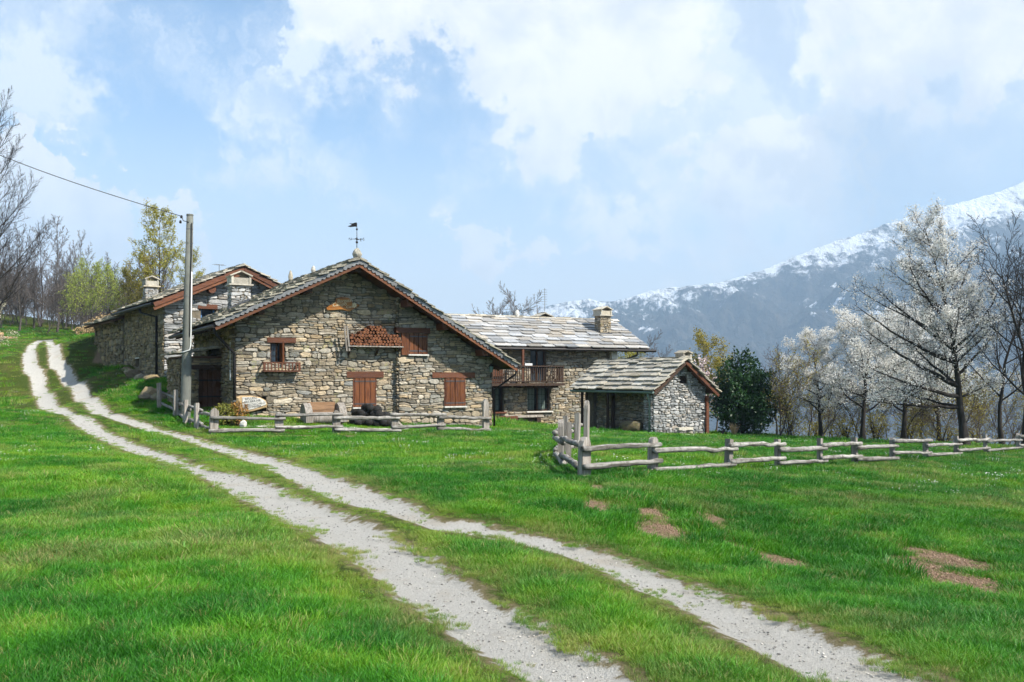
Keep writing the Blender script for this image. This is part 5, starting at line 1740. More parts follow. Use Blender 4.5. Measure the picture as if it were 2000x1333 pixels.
# felled logs at the left edge of the hilltop
rng = random.Random(77)
M['log_pale'] = wood_mat('pale_cut_log', (0.25, 0.16, 0.08), (0.45, 0.31, 0.17), .85, axis=0)
for i in range(4):
    px_, py_ = -6 + (i % 3) * 11, 664 - (i // 3) * 5
    x, y = unproject(max(px_, -10), 664)
    z0 = gz(x, y)
    o = MB().tube([(-.9, 0, 0), (0, 0, .02), (.9, 0, 0)], [.17, .16, .15], 10).build('felled_log', M['log_pale'], None, True)
    o.location = (x - .55 + rng.uniform(-.2, .2), y + (i % 3) * .35, z0 + .12 + (i // 3) * .27)
    o.rotation_euler = (0, 0, rng.uniform(-.15, .15) + .3)
    tag(o, 'pale felled log in the pile at the hilltop beside the track', 'log', 'felled logs piled at the hilltop')


# ================================================================== trees and shrubs
class Tree:
    """one tree prototype: trunk mesh, branch mesh and crown (leaves or blossom) mesh"""
    def __init__(self, seed, height, r0, spec, trunk=None, limbs=(), lean=(0, 0), min_r=.0055, trunk_wob=.05, bare=.25):
        self.rng = random.Random(seed)
        self.spec, self.min_r = spec, min_r
        self.tr, self.br = MB(), MB()
        self.tips = []           # (point, direction) along the twigs
        rng = self.rng
        if trunk is None:
            n = 9
            trunk = []
            wx, wy = 0, 0
            for i in range(n):
                f = i / (n - 1)
                if i: wx += rng.uniform(-1, 1) * trunk_wob * height / n; wy += rng.uniform(-1, 1) * trunk_wob * height / n
                trunk.append(Vector((lean[0] * f * f * height + wx, lean[1] * f * f * height + wy, f * height)))
        trunk = [Vector(p) for p in trunk]
        n = len(trunk)
        rad = [max(min_r, r0 * (1 - .93 * (i / (n - 1)) ** .85)) for i in range(n)]
        rad[0] *= 1.35
        self.tr.tube([trunk[0] - Vector((0, 0, .3))] + trunk, [rad[0] * 1.15] + rad, 9, tint=.1)
        for z0, end, rr_ in limbs:
            k = min(range(n), key=lambda i: abs(trunk[i].z - z0))
            st = trunk[k].lerp(trunk[min(k + 1, n - 1)], .5) if trunk[k].z < z0 else trunk[k]
            end = Vector(end)
            d = (end - st)
            L = d.length
            # arched limb through a control point
            mid = st.lerp(end, .5) + Vector((rng.uniform(-.25, .25), rng.uniform(-.3, .3), -.06 * L + rng.uniform(-.1, .1)))
            pts = []
            for i in range(9):
                f = i / 8
                pts.append(st * (1 - f) ** 2 + mid * 2 * f * (1 - f) + end * f * f + Vector((rng.uniform(-1, 1), rng.uniform(-1, 1), rng.uniform(-1, 1))) * .035 * (1 if 0 < i else 0))
            self.limb(pts, rr_, L, 1)
        self.children(trunk, rad, height, 0, bare)

    def limb(self, pts, r, L, lvl):
        n = len(pts)
        rad = [max(self.min_r, r * (1 - .88 * i / (n - 1))) for i in range(n)]
        (self.br).tube(pts, rad, (8, 6, 4, 3, 3)[min(lvl, 4)], cap=False, tint=.1)
        if lvl >= len(self.spec):
            for i in range(n):
                self.tips.append((pts[i], (pts[-1] - pts[0]).normalized()))
            return
        if lvl == len(self.spec) - 1:
            self.tips.append((pts[-1], (pts[-1] - pts[-2]).normalized()))
        self.children(pts, rad, L, lvl, .12)

    def children(self, pts, rad, L, lvl, start):
        sp = self.spec[lvl]
        rng = self.rng
        n = len(pts)
        az = rng.uniform(0, 6.28)
        cnt = max(1, int(round(sp['n'] * rng.uniform(.85, 1.15))))
        for c in range(cnt):
            f = start + (1 - start) * ((c + rng.uniform(.1, .9)) / cnt)
            f = min(f, .995)
            q = f * (n - 1)
            i = min(int(q), n - 2)
            p = pts[i].lerp(pts[i + 1], q - i)
            d = (pts[i + 1] - pts[i]).normalized()
            az += 2.4 + rng.uniform(-.5, .5)
            a = R(rng.uniform(*sp['ang']))
            ref = Vector((0, 0, 1)) if abs(d.z) < .9 else Vector((1, 0, 0))
            s = d.cross(ref).normalized()
            u = s.cross(d).normalized()
            nd_ = (d * math.cos(a) + (s * math.cos(az) + u * math.sin(az)) * math.sin(a)).normalized()
            shape = sp.get('shape', lambda f: 1 - .65 * f)
            cl = L * sp['ratio'] * shape(f) * rng.uniform(.7, 1.2)
            cr = max(self.min_r, min(rad[i] * .62, cl * sp.get('thick', .022)))
            m = (7, 6, 4, 3)[min(lvl, 3)]
            bp = [p]
            dd = nd_
            for k in range(m):
                w = sp.get('wob', .18)
                dd = (dd + Vector((rng.uniform(-w, w), rng.uniform(-w, w), rng.uniform(-w, w) + sp.get('up', .1)))).normalized()
                bp.append(bp[-1] + dd * cl / m)
            self.limb(bp, cr, cl, lvl + 1)

    def leaves(self, count, size, spread, seed=1, flat=0.0, droop=0.0, lo=None):
        """diamond leaves scattered round the twigs; returns vertex and quad arrays and a tint per face"""
        g = np.random.default_rng(seed)
        tp = np.array([list(p) for p, _ in self.tips])
        if lo is not None: tp = tp[tp[:, 2] > lo]
        idx = g.integers(0, len(tp), count)
        return leaf_cloud(tp[idx] + g.normal(0, spread, (count, 3)), size, g, droop)


def leaf_cloud(c, size, g, droop=0.0, aspect=.62):
    n = len(c)
    a = g.normal(size=(n, 3)); a[:, 2] -= droop
    a /= np.linalg.norm(a, axis=1, keepdims=True)
    b_ = np.cross(a, g.normal(size=(n, 3)))
    b_ /= np.linalg.norm(b_, axis=1, keepdims=True) + 1e-9
    s = size * g.uniform(.6, 1.35, (n, 1))
    v = np.stack([c - a * s * .5, c + b_ * s * aspect * .5, c + a * s * .5, c - b_ * s * aspect * .5], 1).reshape(-1, 3)
    q = np.arange(4 * n).reshape(n, 4)
    return v, q, g.uniform(0, 1, n)


def leaf_mesh(name, vqt, mat):
    v, q, t_ = vqt
    me = np_mesh(name, v, q, mat)
    me.attributes.new("tint", 'FLOAT', 'FACE').data.foreach_set("value", t_.astype(np.float32))
    return me


M['blossom'] = leaf_mat('white_cherry_blossom', (0.72, 0.70, 0.64), (0.88, 0.87, 0.85), .42)
M['blossom_cream'] = leaf_mat('cream_blossom', (0.55, 0.50, 0.33), (0.80, 0.76, 0.62), .35)
M['blossom_pink'] = leaf_mat('pale_pink_magnolia_petals', (0.60, 0.42, 0.40), (0.82, 0.72, 0.70), .3)
M['leaf_yellow'] = leaf_mat('young_yellow_green_leaf', (0.26, 0.26, 0.03), (0.48, 0.42, 0.06), .45)
M['leaf_lime'] = leaf_mat('fresh_lime_leaf', (0.25, 0.32, 0.05), (0.46, 0.50, 0.12), .45)
M['leaf_olive'] = leaf_mat('olive_spring_leaf', (0.22, 0.19, 0.025), (0.40, 0.34, 0.07), .4)
M['leaf_dark'] = leaf_mat('glossy_dark_evergreen_leaf', (0.010, 0.034, 0.010), (0.036, 0.090, 0.026), .15, .42)
M['leaf_garden'] = leaf_mat('variegated_garden_leaf', (0.05, 0.085, 0.012), (0.30, 0.27, 0.05), .3)
M['leaf_orange'] = leaf_mat('coppery_garden_leaf', (0.28, 0.10, 0.03), (0.42, 0.25, 0.06), .3)
M['straw'] = leaf_mat('dry_straw', (0.30, 0.20, 0.09), (0.52, 0.38, 0.2), .2)
M['twig_brown'] = wood_mat('brown_twigs', (0.075, 0.052, 0.038), (0.14, 0.10, 0.07), .95)
M['twig_grey'] = wood_mat('grey_brown_twigs', (0.085, 0.072, 0.066), (0.155, 0.135, 0.125), .95)

PROTO = {}


def proto(key, tree, bark, twig=None, leaf=None, leaf_mat_=None):
    me = [tree.tr.mesh('trunk', bark, True), tree.br.mesh('branches', twig or bark, True)]
    if leaf: me.append(leaf_mesh('crown', leaf, leaf_mat_))
    PROTO[key] = me


def plant(key, name, label, cat, x, y, rz=0.0, s=1.0, group=None, sz=None, dz=0.0, tilt=0.0):
    r = empty(name, (x, y, gz(x, y) + dz), rz)
    r.rotation_euler = (tilt * math.sin(rz * 7.3), tilt * math.cos(rz * 5.1), rz)
    r.scale = (s, s, sz or s)
    tag(r, label, cat, group)
    for me, nm in zip(PROTO[key], ('trunk', 'branches', 'crown')):
        link(nm, me, r)
    return r


HEIGHT = dict(bare_big=11.6, bare_lean=8.3, bare_round=7.6, lime=5.9, yellow=9.0, olive=5.7, cherry_small=5.9, cherry_cream=5.3, slim0=8.3, slim1=8.3, slim2=8.3)


def fit(key, px, Y, top):
    """scale that brings the top of a prototype to the photograph's pixel row"""
    x, y = spot(px, Y)
    return (CAM_Z + (HY - top) / F_PX * Y - gz(x, y)) / HEIGHT[key]


def spot(px, Y):
    return (px - CX) / F_PX * Y, Y


# --- big cherry with its limbs laid out as in the photograph
cher_spec = [dict(n=20, ratio=.26, ang=(45, 78), up=.07, wob=.2, thick=.016, shape=lambda f: 1 - .35 * f), dict(n=15, ratio=.42, ang=(35, 70), up=.06, wob=.2, thick=.012), dict(n=10, ratio=.46, ang=(30, 70), up=.04, wob=.25, thick=.009)]
tk = [(0, 0, 0), (-.10, 0, .8), (-.18, .03, 1.5), (-.25, .0, 2.3), (-.38, -.03, 3.2), (-.52, .02, 4.2), (-.66, 0, 5.1), (-.9, .03, 6.1), (-1.2, 0, 7.2), (-1.55, 0, 8.35)]
lb = [(1.3, (-3.6, .3, 1.75), .075), (1.6, (-3.9, -.5, 3.0), .09), (2.0, (-3.7, .5, 4.5), .10), (2.9, (-4.3, -.2, 5.4), .085), (3.4, (-3.2, .8, 6.2), .075), (2.5, (1.35, .3, 4.4), .07), (3.6, (1.0, -.6, 6.0), .065),
      (4.3, (-2.5, -.8, 7.0), .06), (5.0, (.45, .4, 7.5), .055), (2.2, (-1.6, 2.2, 4.6), .07), (2.7, (-1.2, -2.0, 5.2), .07), (1.8, (1.6, .4, 2.6), .05), (1.5, (-2.6, 1.6, 2.3), .06), (4.8, (-2.9, .4, 6.9), .05), (5.6, (-2.7, -.3, 7.7), .045), (4.6, (1.1, .3, 6.6), .05), (5.6, (.35, -.5, 7.7), .045), (3.0, (1.6, -.2, 5.3), .055), (3.9, (-4.0, .9, 6.3), .055)]
T = Tree(101, 8.35, .165, cher_spec, tk, lb, bare=.45)
proto('cherry_big', T, M['bark'], M['bark'], T.leaves(36000, .062, .09, 2, lo=1.7), M['blossom'])
plant('cherry_big', 'cherry_tree', 'tall blossoming cherry with a dark leaning trunk behind the long fence', 'tree', *spot(1885, 33.0), 0, .94)
small_spec = [dict(n=20, ratio=.55, ang=(40, 75), up=.07, wob=.2, thick=.015, shape=lambda f: 1.15 - .75 * f), dict(n=12, ratio=.40, ang=(30, 65), up=.06, wob=.25, thick=.013), dict(n=7, ratio=.42, ang=(25, 65), up=.05, wob=.28, thick=.011)]
T = Tree(102, 5.6, .10, small_spec, lean=(-.08, 0), bare=.22)
proto('cherry_small', T, M['bark'], M['bark'], T.leaves(23000, .064, .075, 3, lo=1.1), M['blossom'])
for i, (px_, Y, s_, rz, lab) in enumerate(((1604, 38.5, .74, .3, 'lowest white blossoming cherry nearest the dark evergreen shrub'), (1684, 37.5, .86, 2.2, 'middle-sized white blossoming cherry between the low cherry and the tall one'), (1765, 39.5, .96, 4.0, 'white blossoming cherry close behind the tall cherry'), (1835, 43, .95, 5.1, 'farthest white cherry half hidden behind the tall trunk'))):
    plant('cherry_small', 'cherry_tree', lab, 'tree', *spot(px_, Y), rz, s_ * 1.3, 'blossoming cherries beyond the long fence', sz=s_)

# --- bare spreading trees
bare_spec = [dict(n=17, ratio=.52, ang=(30, 62), up=.05, wob=.13, thick=.014, shape=lambda f: 1.05 - .62 * f), dict(n=13, ratio=.44, ang=(25, 55), up=.06, wob=.16, thick=.011), dict(n=9, ratio=.44, ang=(22, 55), up=.06, wob=.2, thick=.008)]
big_spec = [dict(n=34, ratio=.50, ang=(25, 62), up=.07, wob=.13, thick=.009, shape=lambda f: 1.05 - .62 * f), dict(n=19, ratio=.42, ang=(22, 50), up=.09, wob=.15, thick=.010), dict(n=9, ratio=.46, ang=(20, 50), up=.08, wob=.2, thick=.007)]
T = Tree(103, 11.0, .2, big_spec, trunk_wob=.10, min_r=.005, bare=.12)
proto('bare_big', T, M['bark'], M['bark'])
plant('bare_big', 'bare_tree', 'big bare tree leaning in at the upper left edge of the picture', 'tree', *spot(-24, 50), .4, fit('bare_big', -24, 50, 250))
T = Tree(104, 8.0, .12, bare_spec, trunk_wob=.16, lean=(-.16, 0), min_r=.006, bare=.25)
proto('bare_lean', T, M['bark'], M['bark'])
for px_, Y, rz, s_, lab in ((2002, 32.5, .3, .86, 'bare dark tree leaning left at the end of the long fence'), (2050, 33, 1.2, 1.0, 'bare dark tree at the far right edge of the picture'), (1958, 35.5, 2.6, .8, 'smaller bare tree between the tall cherry and the right edge')):
    plant('bare_lean', 'bare_tree', lab, 'tree', *spot(px_, Y), rz, s_, 'bare trees at the right edge')
T = Tree(105, 6.5, .07, bare_spec, trunk_wob=.12, min_r=.0065, bare=.15)
proto('bare_round', T, M['bark_grey'], M['twig_grey'])
plant('bare_round', 'bare_tree', 'bare twiggy tree showing above the ridge of the balcony house', 'tree', *spot(1012, 62), .5, fit('bare_round', 1012, 62, 552))
plant('bare_round', 'bare_tree', 'thinner bare tree just left of the television mast', 'tree', *spot(972, 64), 2.4, fit('bare_round', 972, 64, 572))
plant('bare_round', 'bare_tree', 'small bare tree between the evergreen shrub and the cherries', 'tree', *spot(1517, 40.5), 1.4, .54)
# --- slim bare trees of the hilltop wood
slim_spec = [dict(n=20, ratio=.40, ang=(25, 55), up=.08, wob=.14, thick=.010, shape=lambda f: 1.1 - .78 * f), dict(n=9, ratio=.42, ang=(22, 50), up=.08, wob=.18, thick=.008), dict(n=6, ratio=.46, ang=(20, 50), up=.06, wob=.22, thick=.006)]
for k, sd in enumerate((111, 112, 113)):
    T = Tree(sd, 8.0, .075, slim_spec, trunk_wob=.12, min_r=.010, bare=.12)
    proto('slim%d' % k, T, M['bark_grey'] if k else M['bark'], M['twig_grey'])
rng = random.Random(6)
for px_, Y, s_, lab in ((38, 74, 1.0, 'slim bare tree left of the track at the hilltop, nearest the log pile'), (66, 77, .92, 'slim bare tree standing exactly where the track meets the hilltop'), (80, 80, 1.05, 'dark slim bare tree just right of the track at the hilltop'), (112, 75, 1.1, 'tallest slim bare tree beside the pale green thicket')):
    plant('slim%d' % rng.randrange(3), 'bare_tree', lab, 'tree', *spot(px_, Y), rng.uniform(0, 6), s_, 'slim bare trees along the hilltop')
for i in range(60):
    px_, Y = rng.uniform(-90, 330), rng.uniform(80, 104)
    plant('slim%d' % rng.randrange(3), 'bare_tree', 'slim grey bare tree in the dense wood behind the hilltop', 'tree', *spot(px_, Y), rng.uniform(0, 6), rng.uniform(.62, 1.05), 'bare trees of the hilltop wood')

# --- fresh green trees up the slope
leafy_spec = [dict(n=16, ratio=.50, ang=(35, 65), up=.08, wob=.15, thick=.015, shape=lambda f: 1.15 - .7 * f), dict(n=7, ratio=.42, ang=(25, 60), up=.08, wob=.2, thick=.013), dict(n=4, ratio=.42, ang=(25, 60), up=.05, wob=.25, thick=.011)]
T = Tree(121, 5.6, .07, leafy_spec, trunk_wob=.12, min_r=.010, bare=.2)
proto('lime', T, M['bark_grey'], M['twig_grey'], T.leaves(3600, .11, .15, 5, lo=1.0), M['leaf_lime'])
T = Tree(122, 8.6, .10, leafy_spec, trunk_wob=.05, min_r=.011, bare=.22)
proto('yellow', T, M['bark'], M['twig_brown'], T.leaves(6800, .12, .12, 6), M['leaf_yellow'])
T = Tree(123, 5.4, .08, leafy_spec, trunk_wob=.14, min_r=.010, bare=.2)
proto('olive', T, M['bark_grey'], M['twig_brown'], T.leaves(4200, .11, .15, 7, lo=1.0), M['leaf_olive'])
for key, px_, Y, rz, s_, lab in (('lime', 150, 70, .4, 535, 'pale green young tree nearest the track at the hilltop'), ('lime', 182, 66, 2.0, 518, 'pale green bushy tree left of the old barn roof'), ('lime', 213, 68, 3.6, 528, 'pale green bushy tree directly behind the old barn end'), ('olive', 246, 64, 1.1, 535, 'rusty olive tree between the green trees and the small chimney'),
                                ('yellow', 312, 62, .6, 418, 'tall yellow-green tree rising behind the hillside house and pole'), ('olive', 278, 66, 2.9, 500, 'olive-brown tree below the tall yellow-green one'), ('yellow', 372, 70, 3.3, 500, 'yellow-green tree partly hidden by the concrete pole')):
    plant(key, 'young_tree', lab, 'tree', *spot(px_, Y), rz, fit(key, px_, Y, s_), 'fresh green trees behind the hillside house')
T = Tree(102, 5.0, .09, small_spec, lean=(.06, 0), bare=.2)
proto('cherry_cream', T, M['bark'], M['bark'], T.leaves(5500, .10, .10, 9, lo=1.2), M['blossom_cream'])
plant('cherry_cream', 'cherry_tree', 'cream blossoming tree at the left edge below the big bare tree', 'tree', *spot(-30, 55), .2, .72)

# --- trees behind the balcony house and outbuilding
for key, px_, Y, rz, s_, dz, lab, nm in (('yellow', 1232, 56, 1.0, .62, 0, 'yellow-green shrub tree at the right end of the balcony house roof', 'young_tree'), ('lime', 1262, 58, 2.0, .85, 0, 'bright green shrub tree under the right eave of the balcony house', 'young_tree'),
                                        ('bare_round', 1262, 60, 3.0, 1.0, .4, 'leafless drooping birch right of the balcony house chimney', 'birch_tree'), ('olive', 1372, 47, .4, .86, 0, 'yellowish birch behind the chimney of the outbuilding', 'birch_tree'), ('olive', 1398, 45, 2.4, .62, 0, 'yellow bush between the outbuilding and the evergreen shrub', 'young_tree')):
    plant(key, nm, lab, 'tree', *spot(px_, Y), rz, s_, 'trees behind the rear buildings', dz=dz)
T = Tree(131, 3.0, .05, small_spec, bare=.2)
proto('magnolia', T, M['bark_grey'], M['bark_grey'], T.leaves(900, .13, .08, 4, lo=.8), M['blossom_pink'])
plant('magnolia', 'magnolia_tree', 'pale pink magnolia behind the right slope of the outbuilding', 'tree', *spot(1366, 42.5), .3, 1.0)

# --- undergrowth beyond the long fence: each sapling its own
sap_spec = [dict(n=14, ratio=.46, ang=(25, 60), up=.10, wob=.2, thick=.009, shape=lambda f: 1.1 - .6 * f), dict(n=9, ratio=.45, ang=(25, 60), up=.06, wob=.25, thick=.007), dict(n=4, ratio=.45, ang=(25, 60), up=.04, wob=.3, thick=.006)]
for k, sd in enumerate((141, 142, 143)):
    T = Tree(sd, 3.6, .036, sap_spec, trunk_wob=.26, min_r=.005, bare=.05)
    proto('sapling%d' % k, T, M['bark'] if k == 1 else M['bark_grey'], M['twig_brown'], T.leaves((0, 500, 900)[k] or 120, .07, .1, k), M['leaf_olive'] if k != 1 else M['leaf_yellow'])
rng = random.Random(15)
for i in range(44):
    px_, Y = 1510 + 520 * (i + rng.uniform(0, 1)) / 44, rng.uniform(37.5, 47)
    plant('sapling%d' % rng.randrange(3), 'sapling', 'thin brown sapling in the thicket beyond the long fence', 'sapling', *spot(px_, Y), rng.uniform(0, 6), rng.uniform(.5, 1.05), 'saplings in the thicket beyond the long fence', tilt=.38)


for sd, k in ((151, 0), (152, 1)):
    T = Tree(sd, 3.4, .04, [dict(n=30, ratio=.75, ang=(20, 60), up=.08, wob=.2, thick=.008, shape=lambda f: 1.1 - .8 * f), dict(n=9, ratio=.42, ang=(25, 55), up=.06, wob=.25, thick=.006), dict(n=4, ratio=.45, ang=(25, 60), up=.04, wob=.3, thick=.005)], trunk_wob=.3, min_r=.008, bare=.02)
    proto('brush%d' % k, T, M['twig_grey'], M['twig_grey'])
for i in range(60):
    px_, Y = rng.uniform(-70, 300), rng.uniform(73, 92)
    plant('brush%d' % (i % 2), 'sapling', 'bare grey sapling in the underwood of the hilltop wood', 'sapling', *spot(px_, Y), rng.uniform(0, 6), rng.uniform(.75, 1.4), 'bare saplings of the hilltop wood', tilt=.2)


def bush(name, label, x, y, w, d, hgt, count, size, mat, seed, cat='shrub', group=None, parts=None, stems=7, shape='egg', lumps=.28):
    """leafy shrub: stems plus leaves spread through a lumpy volume, denser at its skin"""
    g = np.random.default_rng(seed)
    r = tag(empty(name, (x, y, gz(x, y))), label, cat, group)
    sm = MB()
    rng = random.Random(seed)
    for k in range(stems):
        a_ = rng.uniform(0, 6.28)
        e = Vector((math.cos(a_) * w * .36 * rng.random(), math.sin(a_) * d * .36 * rng.random(), hgt * rng.uniform(.55, .9)))
        sm.tube([(e.x * .1, e.y * .1, -.1), (e.x * .5, e.y * .5, e.z * .5), e], [.03, .02, .008], 5)
    sm.build('stems', M['bark'], r, True, kind='stuff')
    u = g.normal(size=(count, 3))
    u /= np.linalg.norm(u, axis=1, keepdims=True)
    rad = g.uniform(.0, 1, count) ** .30
    lump = 1 + lumps * np.array([mnoise.noise(Vector((p[0] * 2.2 + seed, p[1] * 2.2, p[2] * 2.2))) + .5 * mnoise.noise(Vector((p[0] * 5, p[1] * 5 + seed, p[2] * 5))) for p in u])
    rad = rad * lump
    z = (u[:, 2] * rad * .5 + .5)
    prof = np.ones(count)
    if shape == 'cone': prof = np.clip(1.15 - .5 * np.clip(z, 0, 1.2) ** 1.5, .2, 1.1)
    p = np.stack([u[:, 0] * rad * w / 2 * prof, u[:, 1] * rad * d / 2 * prof, np.maximum(z, .02) * hgt], -1)
    link('crown', leaf_mesh('crown', leaf_cloud(p, size, g), mat), r)
    return r


x, y = spot(1452, 38.8)
bush('evergreen_shrub', 'large dense dark green evergreen shrub right of the outbuilding', x, y, 2.9, 2.5, 3.2, 16000, .115, M['leaf_dark'], 5, shape='cone', lumps=.62)
x, y = grounded(H, H.at(440, -1.6), -1.6).xy
bush('garden_shrub', 'yellow-green variegated shrub behind the front fence corner post', x, y, .85, .7, .66, 1300, .07, M['leaf_garden'], 6)
x, y = grounded(H, H.at(466, -1.7), -1.7).xy
bush('garden_shrub', 'small coppery orange shrub between the variegated shrub and inscribed stone', x, y, .6, .5, .72, 700, .06, M['leaf_orange'], 7)
x, y = grounded(H, H.at(475, -2.0), -2.0).xy
stone_o = stone_blob('white_rock', (x, y, gz(x, y) + .06), (.11, .09, .15), 66, M['white_stone'], None, .3)
tag(stone_o, 'small pointed white rock at the foot of the coppery shrub', 'rock')
rng = random.Random(19)
for i in range(7):
    px_, Y = 1535 + 62 * i + rng.uniform(-15, 15), rng.uniform(40, 44)
    x, y = spot(px_, Y)
    bush('thicket_shrub', 'low yellowish shrub in the thicket beyond the long fence', x, y, rng.uniform(1.2, 2), 1.2, rng.uniform(.9, 1.6), 900, .075, M['leaf_olive'], 30 + i, group='low shrubs beyond the long fence', stems=9)
for i in range(7):
    px_, Y = 170 + 17 * i, rng.uniform(57, 62)
    x, y = spot(px_, Y)
    bush('dry_shrub', 'dry brown brush beside the old barn at the hilltop', x, y, 1.7, 1.2, rng.uniform(.7, 1.3), 500, .12, M['straw'], 50 + i, group='dry brush at the hilltop')
# dry ornamental grass
x, y = spot(1434, 36.3)
gr = tag(empty('dry_grass_tuft', (x, y, gz(x, y))), 'tuft of dry straw-coloured ornamental grass before the evergreen shrub', 'grass tuft')
mb = MB()
for k in range(90):
    a_, t_ = rng.uniform(0, 6.28), rng.uniform(.05, .42)
    L = rng.uniform(.35, .6)
    d1 = Vector((math.cos(a_) * math.sin(t_), math.sin(a_) * math.sin(t_), math.cos(t_)))
    s_ = Vector((-math.sin(a_), math.cos(a_), 0)) * .008
    p0 = Vector((math.cos(a_) * .05, math.sin(a_) * .05, 0))
    p1 = p0 + d1 * L * .6
    p2 = p0 + d1 * L + Vector((math.cos(a_), math.sin(a_), 0)) * .05
    mb.add([p0 - s_, p0 + s_, p1 + s_, p1 - s_, p2], [(0, 1, 2, 3), (3, 2, 4)], rng.random())
mb.build('blades', M['straw'], gr, kind='stuff')


# ================================================================== grass, flowers and pebbles
SRC = bpy.data.collections.new('grass_sources')       # instanced by the grass object, not linked to the scene


def blade_tuft(name, seed, n, radius, hgt, width, mat, lean=.5, flowers=0):
    g = np.random.default_rng(seed)
    V, Fq = [], []
    tint = []
    for i in range(n):
        a, rr0 = g.uniform(0, 6.28), radius * math.sqrt(g.uniform(0, 1))
        b0 = np.array([math.cos(a) * rr0, math.sin(a) * rr0, -.01])
        a2 = a + g.normal(0, .9)
        h = hgt * g.uniform(.45, 1.15)
        ln = g.uniform(.1, lean) * h
        dirv = np.array([math.cos(a2), math.sin(a2), 0])
        a3 = g.uniform(0, 6.28)
        side = np.array([math.cos(a3), math.sin(a3), 0]) * width * g.uniform(.7, 1.3) * .5
        k = len(V)
        tv = g.uniform(0, 1)
        for f, wd in ((0, 1.0), (.45, .9), (.8, .55)):
            c = b0 + dirv * ln * f * f + np.array([0, 0, h * (f - .12 * f * f * ln / h)])
            V += [c - side * wd, c + side * wd]
        V.append(b0 + dirv * ln * 1.15 + np.array([0, 0, h * .95]))
        Fq += [(k, k + 1, k + 3, k + 2), (k + 2, k + 3, k + 5, k + 4), (k + 4, k + 5, k + 6)]
        tint += [tv] * 3
    me = bpy.data.meshes.new(name)
    me.from_pydata([tuple(v) for v in V], [], Fq)
    me.attributes.new("tint", 'FLOAT', 'FACE').data.foreach_set("value", np.array(tint, np.float32))
    me.materials.append(mat)
    o = bpy.data.objects.new(name, me)
    SRC.objects.link(o)
    return o


def rosette(name, seed, n, size, mat):
    g = np.random.default_rng(seed)
    V, Fq, tint = [], [], []
    for i in range(n):
        a = 6.28 * i / n + g.uniform(-.4, .4)
        L = size * g.uniform(.6, 1.1)
        d, s = np.array([math.cos(a), math.sin(a), 0]), np.array([-math.sin(a), math.cos(a), 0]) * L * .22
        up = g.uniform(.25, .9)
        k = len(V)
        V += [d * .01, d * L * .5 - s + [0, 0, up * L * .4], d * L + [0, 0, up * L * .35], d * L * .5 + s + [0, 0, up * L * .4]]
        Fq.append((k, k + 1, k + 2, k + 3))
        tint.append(g.uniform(0, 1))
    me = bpy.data.meshes.new(name)
    me.from_pydata([tuple(v) for v in V], [], Fq)
    me.attributes.new("tint", 'FLOAT', 'FACE').data.foreach_set("value", np.array(tint, np.float32))
    me.materials.append(mat)
    o = bpy.data.objects.new(name, me)
    SRC.objects.link(o)
    return o


def daisy(name, seed, mat):
    g = np.random.default_rng(seed)
    mb = MB()
    for i in range(5):
        c = Vector((g.uniform(-.12, .12), g.uniform(-.12, .12), g.uniform(.06, .10)))
        mb.tube([(c.x, c.y, 0), c], .002, 3)
        mb.add([c + Vector((math.cos(q * 1.047) * .016, math.sin(q * 1.047) * .016, .003 * (q % 2))) for q in range(6)], [tuple(range(6))], .5)
    me = mb.mesh(name, mat)
    o = bpy.data.objects.new(name, me)
    SRC.objects.link(o)
    return o


mgr, t, b = new_mat('meadow_grass_blades')
hue = nd(t, 'ShaderNodeAttribute', attribute_name="hue", attribute_type='INSTANCER').outputs['Fac']
dry = nd(t, 'ShaderNodeAttribute', attribute_name="dry", attribute_type='INSTANCER').outputs['Fac']
tn = nd(t, 'ShaderNodeAttribute', attribute_name="tint").outputs['Fac']
f = mth(t, 'ADD', mth(t, 'MULTIPLY', hue, 0.72), mth(t, 'MULTIPLY', tn, 0.28))
gcol = ramp(t, f, [(0.0, (0.018, 0.115, 0.010)), (0.35, (0.045, 0.215, 0.011)), (0.65, (0.100, 0.290, 0.014)), (1.0, (0.235, 0.345, 0.028))])
gcol = mixc(t, mth(t, 'MULTIPLY', dry, mapr(t, tn, 0.2, 0.8, 0.35, 1.0)), gcol, (0.34, 0.29, 0.12))
setin(t, b, 'Base Color', gcol)
b.inputs['Roughness'].default_value = 0.5
b.inputs['Specular IOR Level'].default_value = 0.3
trn = nd(t, 'ShaderNodeBsdfTranslucent', {'Color': mixc(t, 1.0, gcol, (1.25, 1.2, 0.6), 'MULTIPLY')})
mx = nd(t, 'ShaderNodeMixShader', {0: 0.24, 1: b.outputs[0], 2: trn.outputs[0]})
t.links.new(mx.outputs[0], [q for q in t.nodes if q.type == 'OUTPUT_MATERIAL'][0].inputs[0])
M['grass'] = mgr
M['clover'] = leaf_mat('clover_leaf', (0.03, 0.11, 0.02), (0.09, 0.20, 0.03), .3)
M['petal'] = leaf_mat('daisy_petal', (0.75, 0.75, 0.70), (0.82, 0.82, 0.78), .2)

# sources; Blender sorts them by name, so the names carry their order
for k in range(4): blade_tuft('a%d_fine_tuft' % k, 10 + k, 64, .085, .085, .0045, M['grass'], 1.0)          # 0-3 near
for k in range(3): blade_tuft('b%d_wide_tuft' % k, 20 + k, 80, .18, .085, .0072, M['grass'], .95)            # 4-6 middle
for k in range(3): blade_tuft('c%d_far_tuft' % k, 30 + k, 70, .42, .12, .018, M['grass'], .7)              # 7-9 far
for k in range(2): rosette('d%d_rosette' % k, 40 + k, 9, .075, M['clover'])                                  # 10-11
daisy('e0_daisy', 50, M['petal'])                                                                             # 12

rg = np.random.default_rng(123)
pts, idx, scl, hues, drys = [], [], [], [], []


